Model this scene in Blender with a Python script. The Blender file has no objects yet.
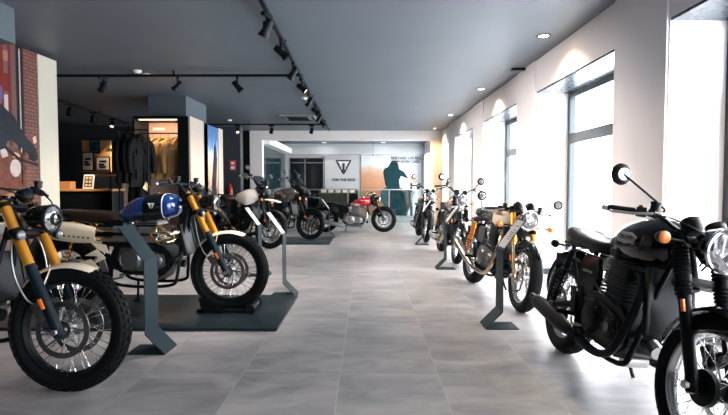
import bpy, bmesh, math, random
from math import sin, cos, pi, radians as R
from mathutils import Vector, Matrix
random.seed(7)
SC = bpy.context.scene
COL = SC.collection

# ------------------------------------------------------------------ materials
MATS = {}
def mat(name, col, rough=.5, metal=0., spec=.5, noise=0., nscale=20., bump=0., bscale=60., coat=0., emit=None, estr=0., trans=0., aniso=0):
    if name in MATS: return MATS[name]
    m = bpy.data.materials.new(name); m.use_nodes = True
    nt = m.node_tree; p = nt.nodes['Principled BSDF']
    p.inputs['Base Color'].default_value = (*col, 1)
    p.inputs['Roughness'].default_value = rough
    p.inputs['Metallic'].default_value = metal
    p.inputs['Specular IOR Level'].default_value = spec
    p.inputs['Coat Weight'].default_value = coat
    p.inputs['Coat Roughness'].default_value = .05
    p.inputs['Transmission Weight'].default_value = trans
    tc = nt.nodes.new('ShaderNodeTexCoord')
    n = nt.nodes.new('ShaderNodeTexNoise'); n.inputs['Scale'].default_value = nscale; n.inputs['Detail'].default_value = 4
    nt.links.new(tc.outputs['Object'], n.inputs['Vector'])
    mr = nt.nodes.new('ShaderNodeMapRange')
    mr.inputs['To Min'].default_value = max(0.02, rough - .06); mr.inputs['To Max'].default_value = min(1, rough + .06)
    nt.links.new(n.outputs['Fac'], mr.inputs['Value']); nt.links.new(mr.outputs['Result'], p.inputs['Roughness'])
    if noise > 0:
        mx = nt.nodes.new('ShaderNodeMix'); mx.data_type = 'RGBA'
        mx.inputs[6].default_value = (*[c * (1 - noise) for c in col], 1)
        mx.inputs[7].default_value = (*[min(1, c * (1 + noise)) for c in col], 1)
        nt.links.new(n.outputs['Fac'], mx.inputs[0]); nt.links.new(mx.outputs[2], p.inputs['Base Color'])
    if bump > 0:
        n2 = nt.nodes.new('ShaderNodeTexNoise'); n2.inputs['Scale'].default_value = bscale
        nt.links.new(tc.outputs['Object'], n2.inputs['Vector'])
        b = nt.nodes.new('ShaderNodeBump'); b.inputs['Strength'].default_value = bump; b.inputs['Distance'].default_value = .01
        nt.links.new(n2.outputs['Fac'], b.inputs['Height']); nt.links.new(b.outputs['Normal'], p.inputs['Normal'])
    if emit:
        p.inputs['Emission Color'].default_value = (*emit, 1); p.inputs['Emission Strength'].default_value = estr
    MATS[name] = m
    return m

rubber = mat('rubber', (.0035, .0045, .0055), .66, spec=.12, bump=.2, bscale=90)
black = mat('black_paint', (.0025, .0035, .0045), .16, coat=.5)
satin = mat('satin_black', (.0028, .0045, .006), .44, spec=.14)
plastic = mat('black_plastic', (.004, .005, .006), .5, spec=.3, bump=.1)
leather = mat('seat_leather', (.004, .004, .005), .38, spec=.25, bump=.25, bscale=120)
leatherb = mat('seat_leather_brown', (.014, .009, .006), .36, spec=.3, bump=.25, bscale=120)
chrome = mat('chrome', (.72, .72, .74), .1, metal=1)
alu = mat('brushed_aluminium', (.55, .54, .53), .32, metal=1, noise=.15, nscale=60)
rimalu = mat('rim_aluminium', (.62, .62, .64), .25, metal=1)
steel = mat('spoke_steel', (.75, .75, .76), .25, metal=1)
disc = mat('disc_steel', (.26, .25, .24), .38, metal=1, noise=.2)
casegrey = mat('crankcase_grey', (.16, .16, .165), .38, metal=.8, noise=.2)
caseblk = mat('crankcase_black', (.004, .0055, .007), .36, spec=.2)
fins = mat('cylinder_fins', (.035, .037, .04), .35, metal=.5)
finsalu = mat('cylinder_fins_bright', (.42, .41, .40), .35, metal=.9)
gold = mat('gold_fork', (.85, .36, .04), .30, metal=.7)
goldpipe = mat('heat_tinted_steel', (.62, .48, .33), .2, metal=1, noise=.25, nscale=9)
cream = mat('cream_shield', (.74, .63, .46), .36, noise=.06)
bluepaint = mat('blue_tank_paint', (.008, .045, .20), .16, metal=.35, coat=1)
redpaint = mat('red_tank_paint', (.50, .012, .018), .14, metal=.15, coat=1)
whitepaint = mat('white_tank_paint', (.78, .75, .70), .2, coat=.8)
creampaint = mat('cream_tank_paint', (.80, .70, .56), .2, coat=.8)
silverpaint = mat('silver_tank_paint', (.52, .53, .54), .22, metal=.6, coat=.8)
sandpaint = mat('sand_tank_paint', (.50, .49, .42), .2, metal=.2, coat=.8)
amber = mat('amber_lens', (.95, .27, .04), .15, coat=1, bump=.3, bscale=200)
redlens = mat('red_lens', (.6, .02, .015), .15, coat=1)
orangeref = mat('orange_reflector', (.95, .18, .02), .25, coat=.5)
mirrorm = mat('mirror_glass', (.8, .82, .84), .04, metal=1)
hose = mat('hose_rubber', (.006, .007, .008), .4, spec=.3)
braid = mat('clear_hose', (.42, .42, .42), .3, metal=.5)
bronze = mat('bronze_gasket', (.55, .33, .12), .3, metal=1)
clock = mat('clock_face', (.02, .024, .028), .08, coat=1)
white = mat('white_mark', (.80, .79, .76), .4)
standm = mat('stand_steel', (.007, .019, .025), .5, spec=.2, noise=.2, nscale=6)
sheet = mat('info_sheet', (.52, .51, .50), .35, noise=.1, nscale=30)
orange_s = mat('shock_orange', (.85, .25, .03), .35)

def lens_mat():
    m = bpy.data.materials.new('headlight_lens'); m.use_nodes = True
    nt = m.node_tree; p = nt.nodes['Principled BSDF']
    p.inputs['Metallic'].default_value = .75; p.inputs['Roughness'].default_value = .12; p.inputs['Coat Weight'].default_value = 1
    v = nt.nodes.new('ShaderNodeTexVoronoi'); v.inputs['Scale'].default_value = 34; v.feature = 'F1'
    tc = nt.nodes.new('ShaderNodeTexCoord'); nt.links.new(tc.outputs['Object'], v.inputs['Vector'])
    cr = nt.nodes.new('ShaderNodeValToRGB'); cr.color_ramp.elements[0].color = (.06, .065, .075, 1); cr.color_ramp.elements[1].color = (.60, .60, .62, 1)
    nt.links.new(v.outputs['Color'], cr.inputs['Fac']); nt.links.new(cr.outputs['Color'], p.inputs['Base Color'])
    b = nt.nodes.new('ShaderNodeBump'); b.inputs['Strength'].default_value = .5; b.inputs['Distance'].default_value = .01
    nt.links.new(v.outputs['Distance'], b.inputs['Height']); nt.links.new(b.outputs['Normal'], p.inputs['Normal'])
    return m
lens = lens_mat()

def glass_mat(name, tint=(.9, .97, .97), fac=.12, rough=.02):
    m = bpy.data.materials.new(name); m.use_nodes = True
    nt = m.node_tree; nt.nodes.remove(nt.nodes['Principled BSDF']); out = nt.nodes['Material Output']
    t = nt.nodes.new('ShaderNodeBsdfTransparent'); t.inputs[0].default_value = (*tint, 1)
    g = nt.nodes.new('ShaderNodeBsdfGlossy'); g.inputs['Roughness'].default_value = rough
    fr = nt.nodes.new('ShaderNodeLayerWeight'); fr.inputs[0].default_value = .5
    pw = nt.nodes.new('ShaderNodeMath'); pw.operation = 'POWER'; pw.inputs[1].default_value = 4
    ad = nt.nodes.new('ShaderNodeMath'); ad.operation = 'MULTIPLY_ADD'; ad.inputs[1].default_value = fac * 3; ad.inputs[2].default_value = fac * .4
    ad.use_clamp = True
    mx = nt.nodes.new('ShaderNodeMixShader')
    nt.links.new(fr.outputs[1], pw.inputs[0]); nt.links.new(pw.outputs[0], ad.inputs[0]); nt.links.new(ad.outputs[0], mx.inputs[0])
    nt.links.new(t.outputs[0], mx.inputs[1]); nt.links.new(g.outputs[0], mx.inputs[2]); nt.links.new(mx.outputs[0], out.inputs['Surface'])
    return m
glass = glass_mat('window_glass', (.95, .98, .98), .10)
smoke = glass_mat('smoked_screen', (.42, .47, .50), .16)
railglass = glass_mat('rail_glass', (.84, .92, .90), .12)

def rad_mat():
    m = mat('radiator_core', (.03, .035, .04), .4, metal=.5); nt = m.node_tree; p = nt.nodes['Principled BSDF']
    w = nt.nodes.new('ShaderNodeTexWave'); w.bands_direction = 'Z'; w.inputs['Scale'].default_value = 40
    tc = nt.nodes.new('ShaderNodeTexCoord'); nt.links.new(tc.outputs['Object'], w.inputs['Vector'])
    cr = nt.nodes.new('ShaderNodeValToRGB'); cr.color_ramp.elements[0].color = (.01, .012, .015, 1); cr.color_ramp.elements[1].color = (.035, .040, .045, 1)
    nt.links.new(w.outputs['Fac'], cr.inputs['Fac']); nt.links.new(cr.outputs['Color'], p.inputs['Base Color'])
    return m
radm = rad_mat()

# ------------------------------------------------------------------ mesh helpers
T = Matrix.Identity(4)                      # current transform of added geometry
def V(bm, p): return bm.verts.new(T @ Vector(p))
def F(bm, vs):
    try: return bm.faces.new(vs)
    except ValueError: return None
def NB(): return bmesh.new()

def build(name, bm, m, parent=None, smooth=True, label=None, ang=38):
    bmesh.ops.recalc_face_normals(bm, faces=bm.faces)
    me = bpy.data.meshes.new(name); bm.to_mesh(me); bm.free()
    ms = m if isinstance(m, (list, tuple)) else [m]
    for k in ms: me.materials.append(k)
    if smooth:
        for p in me.polygons: p.use_smooth = True
        me.set_sharp_from_angle(angle=R(ang))
    o = bpy.data.objects.new(name, me); COL.objects.link(o)
    if parent: o.parent = parent
    if label: o['label'] = label
    return o
def empty(name, loc=(0, 0, 0), rot=(0, 0, 0)):
    o = bpy.data.objects.new(name, None); COL.objects.link(o)
    o.location = loc; o.rotation_euler = rot; o.empty_display_size = .1
    return o
def tag(o, label, cat, group=None, kind=None):
    if label: o['label'] = label
    if cat: o['category'] = cat
    if group: o['group'] = group
    if kind: o['kind'] = kind
    return o
def struct(name, bm, m, smooth=False):
    o = build(name, bm, m, None, smooth); o['kind'] = 'structure'; return o

def box(bm, c, s, rot=None, bev=0.):
    n0 = len(bm.verts); hx, hy, hz = s[0] / 2, s[1] / 2, s[2] / 2
    M = Matrix.Translation(c) @ (rot.to_4x4() if rot is not None else Matrix.Identity(4))
    tb = bmesh.new() if bev > 0 else bm
    vs = []
    for x in (-hx, hx):
        for y in (-hy, hy):
            for z in (-hz, hz):
                vs.append(tb.verts.new((T @ M) @ Vector((x, y, z))))
    for f in ((0, 1, 3, 2), (4, 6, 7, 5), (0, 4, 5, 1), (2, 3, 7, 6), (0, 2, 6, 4), (1, 5, 7, 3)):
        tb.faces.new([vs[i] for i in f])
    if bev > 0:
        bmesh.ops.bevel(tb, geom=tb.edges[:], offset=bev, segments=2, affect='EDGES', profile=.6)
        merge(bm, tb)
def merge(bm, tb):
    mp = {}
    for v in tb.verts: mp[v] = bm.verts.new(v.co)
    for f in tb.faces:
        try:
            g = bm.faces.new([mp[v] for v in f.verts]); g.material_index = f.material_index
        except ValueError: pass
    tb.free()
def bx(bm, x0, x1, y0, y1, z0, z1, bev=0.):
    box(bm, ((x0 + x1) / 2, (y0 + y1) / 2, (z0 + z1) / 2), (abs(x1 - x0), abs(y1 - y0), abs(z1 - z0)), None, bev)

def prism(bm, pts, y0, y1, bev=0., plane='xz', mi=0):
    tb = bmesh.new()
    def q(a, b, y): return (a, y, b) if plane == 'xz' else ((y, a, b) if plane == 'yz' else (a, b, y))
    A = [tb.verts.new(T @ Vector(q(a, b, y0))) for a, b in pts]; B = [tb.verts.new(T @ Vector(q(a, b, y1))) for a, b in pts]
    tb.faces.new(A); tb.faces.new(B[::-1]); n = len(pts)
    for i in range(n): tb.faces.new((A[i], B[i], B[(i + 1) % n], A[(i + 1) % n]))
    if bev > 0: bmesh.ops.bevel(tb, geom=tb.edges[:], offset=bev, segments=2, affect='EDGES')
    for f in tb.faces: f.material_index = mi
    merge(bm, tb)

def lathe(bm, prof, axis='y', c=(0, 0, 0), n=28, ring=False, d=None, mi=0):
    """prof: (radius, t along the axis)."""
    if d is not None: ax = Vector(d).normalized()
    else: ax = {'x': Vector((1, 0, 0)), 'y': Vector((0, 1, 0)), 'z': Vector((0, 0, 1))}[axis]
    u = ax.orthogonal().normalized(); w = ax.cross(u); c = Vector(c)
    rows = []
    for r, t in prof:
        if r < 1e-6: rows.append([V(bm, c + ax * t)]); continue
        rows.append([V(bm, c + ax * t + (u * cos(2 * pi * k / n) + w * sin(2 * pi * k / n)) * r) for k in range(n)])
    m = len(rows); fs = []
    for i in range(m if ring else m - 1):
        a, b = rows[i], rows[(i + 1) % m]
        if len(a) == 1 and len(b) == 1: continue
        for k in range(n):
            k2 = (k + 1) % n
            if len(a) == 1: f = F(bm, (a[0], b[k], b[k2]))
            elif len(b) == 1: f = F(bm, (a[k], b[0], a[k2]))
            else: f = F(bm, (a[k], b[k], b[k2], a[k2]))
            if f: f.material_index = mi
    if not ring:
        if len(rows[0]) > 1: F(bm, rows[0])
        if len(rows[-1]) > 1: F(bm, rows[-1][::-1])
def cyl(bm, a, b, r, n=14, r2=None):
    a = Vector(a); b = Vector(b); L = (b - a).length
    lathe(bm, [(r, 0), (r if r2 is None else r2, L)], d=b - a, c=a, n=n)
def ball(bm, c, r, n=16, sc=(1, 1, 1)):
    global T
    T0 = T; T = T @ Matrix.Translation(c) @ Matrix.Diagonal((*sc, 1))
    lathe(bm, [(r * sin(pi * k / 8) if 0 < k < 8 else 0, -r * cos(pi * k / 8)) for k in range(9)], 'z', (0, 0, 0), n)
    T = T0

def crom(pts, sub):
    P = [Vector(p) for p in pts]
    if sub <= 1 or len(P) < 3: return P
    out = []
    for i in range(len(P) - 1):
        p0 = P[i - 1] if i > 0 else P[0] * 2 - P[1]
        p1, p2 = P[i], P[i + 1]
        p3 = P[i + 2] if i + 2 < len(P) else P[-1] * 2 - P[-2]
        for k in range(sub):
            t = k / sub
            out.append(.5 * ((2 * p1) + (p2 - p0) * t + (2 * p0 - 5 * p1 + 4 * p2 - p3) * t * t + (3 * p1 - p0 - 3 * p2 + p3) * t ** 3))
    out.append(P[-1]); return out
def tube(bm, pts, r, n=10, sub=5, flat=1.):
    P = crom(pts, sub); m = len(P)
    rr = [r] * m if not isinstance(r, (list, tuple)) else [r[min(len(r) - 1, int(i * (len(r) - 1) / (m - 1)))] * (1 - (i * (len(r) - 1) / (m - 1)) % 1) + r[min(len(r) - 1, int(i * (len(r) - 1) / (m - 1)) + 1)] * ((i * (len(r) - 1) / (m - 1)) % 1) for i in range(m)]
    rows = []; u = None
    for i in range(m):
        t = (P[min(i + 1, m - 1)] - P[max(i - 1, 0)]).normalized()
        if u is None: u = t.orthogonal().normalized()
        else:
            u = u - t * u.dot(t); u = u.normalized() if u.length > 1e-5 else t.orthogonal().normalized()
        w = t.cross(u)
        rows.append([V(bm, P[i] + (u * cos(2 * pi * k / n) + w * sin(2 * pi * k / n) * flat) * rr[i]) for k in range(n)])
    for a, b in zip(rows, rows[1:]):
        for k in range(n): F(bm, (a[k], a[(k + 1) % n], b[(k + 1) % n], b[k]))
    F(bm, rows[0][::-1]); F(bm, rows[-1])

def ell(n, e):
    out = []
    for k in range(n):
        a = 2 * pi * k / n; c, s = cos(a), sin(a)
        out.append((abs(c) ** (2 / e) * (1 if c >= 0 else -1), abs(s) ** (2 / e) * (1 if s >= 0 else -1)))
    return out
def interp(secs, sub):
    if sub <= 1: return secs
    out = []
    for i in range(len(secs) - 1):
        s = [secs[max(i - 1, 0)], secs[i], secs[i + 1], secs[min(i + 2, len(secs) - 1)]]
        for k in range(sub):
            t = k / sub
            out.append(tuple(.5 * (2 * b + (c - a) * t + (2 * a - 5 * b + 4 * c - d) * t * t + (3 * b - a - 3 * c + d) * t ** 3) for a, b, c, d in zip(*s)))
    out.append(secs[-1]); return out
def loft(bm, secs, n=24, sub=4, axis='x', mifun=None):
    """secs: (x, z centre, half width, half height, exponent[, y centre])"""
    secs = [tuple(s) + (0.,) if len(s) == 5 else tuple(s) for s in secs]
    rows = []; xs = []
    for s in interp(secs, sub):
        x, zc, hw, hh, e, yc = s
        hw = max(hw, .002); hh = max(hh, .002)
        pr = ell(n, max(1.6, e))
        if axis == 'x': rows.append([V(bm, (x, yc + a * hw, zc + b * hh)) for a, b in pr])
        else: rows.append([V(bm, (zc + b * hh, yc + a * hw, x)) for a, b in pr])
        xs.append(x)
    for i, (a, b) in enumerate(zip(rows, rows[1:])):
        for k in range(n):
            f = F(bm, (a[k], a[(k + 1) % n], b[(k + 1) % n], b[k]))
            if f and mifun: f.material_index = mifun((xs[i] + xs[i + 1]) / 2, 2 * pi * (k + .5) / n)
    f = F(bm, rows[0][::-1]); F(bm, rows[-1])
    if f and mifun: f.material_index = mifun(xs[0], 0)

def fender(bm, c, r, a0, a1, w, th=.004, curve=.35, n=26, m=8, rise=0.):
    """curved blade over a wheel; angles in degrees measured in the x-z plane from +x up."""
    L = []
    for off in (0, th):
        g = []
        for i in range(n + 1):
            a = R(a0 + (a1 - a0) * i / n); row = []
            e = 1 - .35 * (abs(2 * i / n - 1) ** 6)
            for j in range(m + 1):
                y = (j / m * 2 - 1)
                rad = r + rise * (i / n) + off - curve * w * (y ** 2) ** 1.2
                row.append(V(bm, (c[0] + cos(a) * rad, c[1] + y * w * e, c[2] + sin(a) * rad)))
            g.append(row)
        L.append(g)
    A, B = L
    for i in range(n):
        for j in range(m):
            F(bm, (A[i][j], A[i + 1][j], A[i + 1][j + 1], A[i][j + 1])); F(bm, (B[i][j], B[i][j + 1], B[i + 1][j + 1], B[i + 1][j]))
        F(bm, (A[i][0], B[i][0], B[i + 1][0], A[i + 1][0])); F(bm, (A[i][m], A[i + 1][m], B[i + 1][m], B[i][m]))
    for j in range(m):
        F(bm, (A[0][j], A[0][j + 1], B[0][j + 1], B[0][j])); F(bm, (A[n][j], B[n][j], B[n][j + 1], A[n][j + 1]))

def shell(bm, grid, th=.006):
    """thin solid sheet through a grid of points (rows of points)."""
    n = len(grid); m = len(grid[0]); G = [[Vector(p) for p in r] for r in grid]; L = []
    for s in (-.5, .5):
        rows = []
        for i in range(n):
            row = []
            for j in range(m):
                du = G[min(i + 1, n - 1)][j] - G[max(i - 1, 0)][j]; dv = G[i][min(j + 1, m - 1)] - G[i][max(j - 1, 0)]
                nn = du.cross(dv); nn = nn.normalized() if nn.length > 1e-9 else Vector((0, 0, 1))
                row.append(V(bm, G[i][j] + nn * th * s))
            rows.append(row)
        L.append(rows)
    A, B = L
    for i in range(n - 1):
        for j in range(m - 1):
            F(bm, (A[i][j], A[i + 1][j], A[i + 1][j + 1], A[i][j + 1])); F(bm, (B[i][j], B[i][j + 1], B[i + 1][j + 1], B[i + 1][j]))
        F(bm, (A[i][0], B[i][0], B[i + 1][0], A[i + 1][0])); F(bm, (A[i][-1], A[i + 1][-1], B[i + 1][-1], B[i][-1]))
    for j in range(m - 1):
        F(bm, (A[0][j], A[0][j + 1], B[0][j + 1], B[0][j])); F(bm, (A[-1][j], B[-1][j], B[-1][j + 1], A[-1][j + 1]))

def textobj(name, s, size, M, m, parent=None, ext=.002, label=None, align='CENTER', wide=1., off=0.):
    cu = bpy.data.curves.new(name, 'FONT'); cu.body = s; cu.size = size; cu.extrude = ext; cu.offset = size * off; cu.align_x = align; cu.align_y = 'CENTER'
    o = bpy.data.objects.new(name, cu); COL.objects.link(o)
    me = bpy.data.meshes.new_from_object(o); bpy.data.objects.remove(o)
    for v in me.vertices: v.co.x *= wide
    me.transform(M); me.materials.clear(); me.materials.append(m); me.name = name
    o = bpy.data.objects.new(name, me); COL.objects.link(o)
    if parent: o.parent = parent
    if label: o['label'] = label
    return o
def shield(bm, o, ux, uz, s, layer=0.):
    """the inverted triangular emblem with its letter, drawn as flat relief; ux/uz are the in-plane axes, s the half width."""
    global T
    n = Vector(ux).cross(Vector(uz))
    T0 = T; T = T @ Matrix.Translation(o) @ Matrix((Vector((*ux, 0)), Vector((*n, 0)), Vector((*uz, 0)), Vector((0, 0, 0, 1)))).transposed()
    e = .02 * s
    prism(bm, [(-1 * s, .78 * s), (1 * s, .78 * s), (.86 * s, .42 * s), (.12 * s, -1. * s), (-.12 * s, -1. * s), (-.86 * s, .42 * s)], 0, e, mi=0)
    prism(bm, [(-.74 * s, .60 * s), (.74 * s, .60 * s), (.62 * s, .40 * s), (-.62 * s, .40 * s)], e, 2 * e, mi=1)
    for q in (-1, 1):
        prism(bm, [(q * .16 * s, .40 * s), (q * .50 * s, .40 * s), (q * .46 * s, .02 * s), (q * .36 * s, -.12 * s), (q * .36 * s, .20 * s), (q * .26 * s, .20 * s), (q * .26 * s, -.34 * s), (q * .16 * s, -.46 * s)], e, 2 * e, mi=1)
    T = T0

# ------------------------------------------------------------------ motorcycle parts
def wheel(root, name, c, Rr, tw, rimr, kind='spoke', knob=False, rimm=rimalu, disc_sides=(-1,), discr=.15, spm=steel, rear=False, bighub=False):
    """tyre mesh is the wheel part; rim, spokes, hub and discs are its children."""
    bm = NB(); pr = []
    h = Rr - rimr
    for k in range(14):                                   # round tyre section, a closed ring
        a = -pi * .72 + 2 * pi * .72 * k / 13
        pr.append((rimr + h * .46 + cos(a) * h * .54, sin(a) * tw))
    pr += [(rimr - .004, tw * .62), (rimr - .004, -tw * .62)]
    lathe(bm, pr, 'y', c, 64, ring=True)
    if knob:
        for row, (yy, off, ww) in enumerate(((0, 0, .020), (-.55, .5, .018), (.55, .5, .018), (-.92, 0, .014), (.92, 0, .014))):
            for k in range(46):
                a = 2 * pi * (k + off) / 46
                rad = rimr + h * .46 + h * .54 * math.sqrt(max(0, 1 - (yy * .95) ** 2)) + .001
                nrm = Vector((cos(a) * math.sqrt(1 - (yy * .85) ** 2), yy * .85, sin(a) * math.sqrt(1 - (yy * .85) ** 2)))
                t = Vector((-sin(a), 0, cos(a))); b = nrm.cross(t)
                rot = Matrix((b, nrm, t)).transposed()
                box(bm, (c[0] + cos(a) * rad, c[1] + yy * tw * .93, c[2] + sin(a) * rad), (ww * 1.15, .016, .032), rot)
    else:
        for s in (-1, 1):
            for k in range(40):
                a = 2 * pi * k / 40
                rad = rimr + h * .46 + h * .54 * .86
                pts = [(c[0] + cos(a + q * .05) * (rad + h * .54 * (.16 - .30 * q)), c[1] + s * tw * (.10 + .62 * q), c[2] + sin(a + q * .05) * (rad + h * .54 * (.16 - .30 * q))) for q in (0, 1)]
                tube(bm, pts, .0022, 4, 1)
    w = build(name, bm, rubber, root)
    bm = NB()
    ri = rimr
    lathe(bm, [(ri + .006, -tw * .66), (ri - .012, -tw * .66), (ri - .016, -tw * .5), (ri - .026, -tw * .30), (ri - .028, 0), (ri - .026, tw * .30), (ri - .016, tw * .5), (ri - .012, tw * .66), (ri + .006, tw * .66)], 'y', c, 56, ring=True)
    build('rim', bm, rimm, w)
    hw = .055 if not rear else .07
    bm = NB()
    lathe(bm, [(.0, -hw - .028), (.016, -hw - .028), (.016, -hw), (.042, -hw), (.046, -hw + .012), (.026, -hw + .02), (.026, hw - .02), (.046, hw - .012), (.042, hw), (.016, hw), (.016, hw + .028), (0, hw + .028)], 'y', c, 24)
    if bighub: lathe(bm, [(.04, -hw - .006), (.074, -hw), (.078, -hw + .02), (.05, -hw + .045), (.03, -hw + .05)], 'y', c, 28)
    build('hub', bm, alu if kind == 'spoke' and not bighub else satin, w)
    bm = NB()
    if kind == 'spoke':
        for k in range(36):
            s = 1 if k % 2 else -1; cr = 1 if (k // 2) % 2 else -1
            a = 2 * pi * k / 36; a2 = a + cr * .95
            p0 = (c[0] + cos(a) * (ri - .024), c[1] + s * tw * .12, c[2] + sin(a) * (ri - .024))
            p1 = (c[0] + cos(a2) * .042, c[1] + s * (hw - .006), c[2] + sin(a2) * .042)
            tube(bm, [p0, p1], .0021, 5, 1)
            lathe(bm, [(.0042, 0), (.0034, .022)], d=Vector(p1) - Vector(p0), c=p0, n=6)
        build('spoke_lacing', bm, spm, w)
    else:
        for k in range(10):
            a = 2 * pi * k / 10 + (.12 if k % 2 else -.12)
            p0 = Vector((c[0] + cos(a) * (ri - .018), c[1], c[2] + sin(a) * (ri - .018))); p1 = Vector((c[0] + cos(2 * pi * (k // 2) / 5 + .31) * .04, c[1], c[2] + sin(2 * pi * (k // 2) / 5 + .31) * .04))
            tube(bm, [p0, (p0 + p1) / 2, p1], [.012, .010, .014], 8, 2)
        build('wheel_spider', bm, satin, w)
    for s in disc_sides:
        bm = NB(); y = c[1] + s * (hw + .012); r = discr
        # brake disc: outer ring, drilled look through rim notches, carrier arms
        lathe(bm, [(r, y - c[1] - .0025), (r, y - c[1] + .0025), (r - .030, y - c[1] + .0025), (r - .030, y - c[1] - .0025)], 'y', c, 48, ring=True)
        for k in range(36):
            a = 2 * pi * k / 36
            for q, off in ((.010, 0), (.025, .5)):
                aa = a + off * 2 * pi / 36
                lathe(bm, [(.0045, -.0042), (.0032, -.0048), (.0032, .0048), (.0045, .0042)], 'y', (c[0] + cos(aa) * (r - q), y, c[2] + sin(aa) * (r - q)), 6, mi=1)
        for k in range(8):
            a = 2 * pi * k / 8
            p0 = (c[0] + cos(a) * (r - .025), y, c[2] + sin(a) * (r - .025)); p1 = (c[0] + cos(a + .35) * .045, y, c[2] + sin(a + .35) * .045)
            tube(bm, [p0, p1], .005, 6, 1)
            lathe(bm, [(.008, -.005), (.010, .005)], 'y', p0, 10)
        lathe(bm, [(.05, y - c[1] - .004), (.05, y - c[1] + .004), (.034, y - c[1] + .004), (.034, y - c[1] - .004)], 'y', c, 24, ring=True)
        build('brake_disc', bm, [disc, satin], w)
    return w

def steer(P):
    """transform turning the front assembly about the steering axis."""
    d = P['d']; p0 = Vector((P['wb'] / 2, 0, P['fr'])) + d * .6 + Vector((-.055 * cos(P['rk']), 0, -.055 * sin(P['rk'])))
    return Matrix.Translation(p0) @ Matrix.Rotation(R(P.get('steer', 0)), 4, d) @ Matrix.Translation(-p0)

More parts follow.
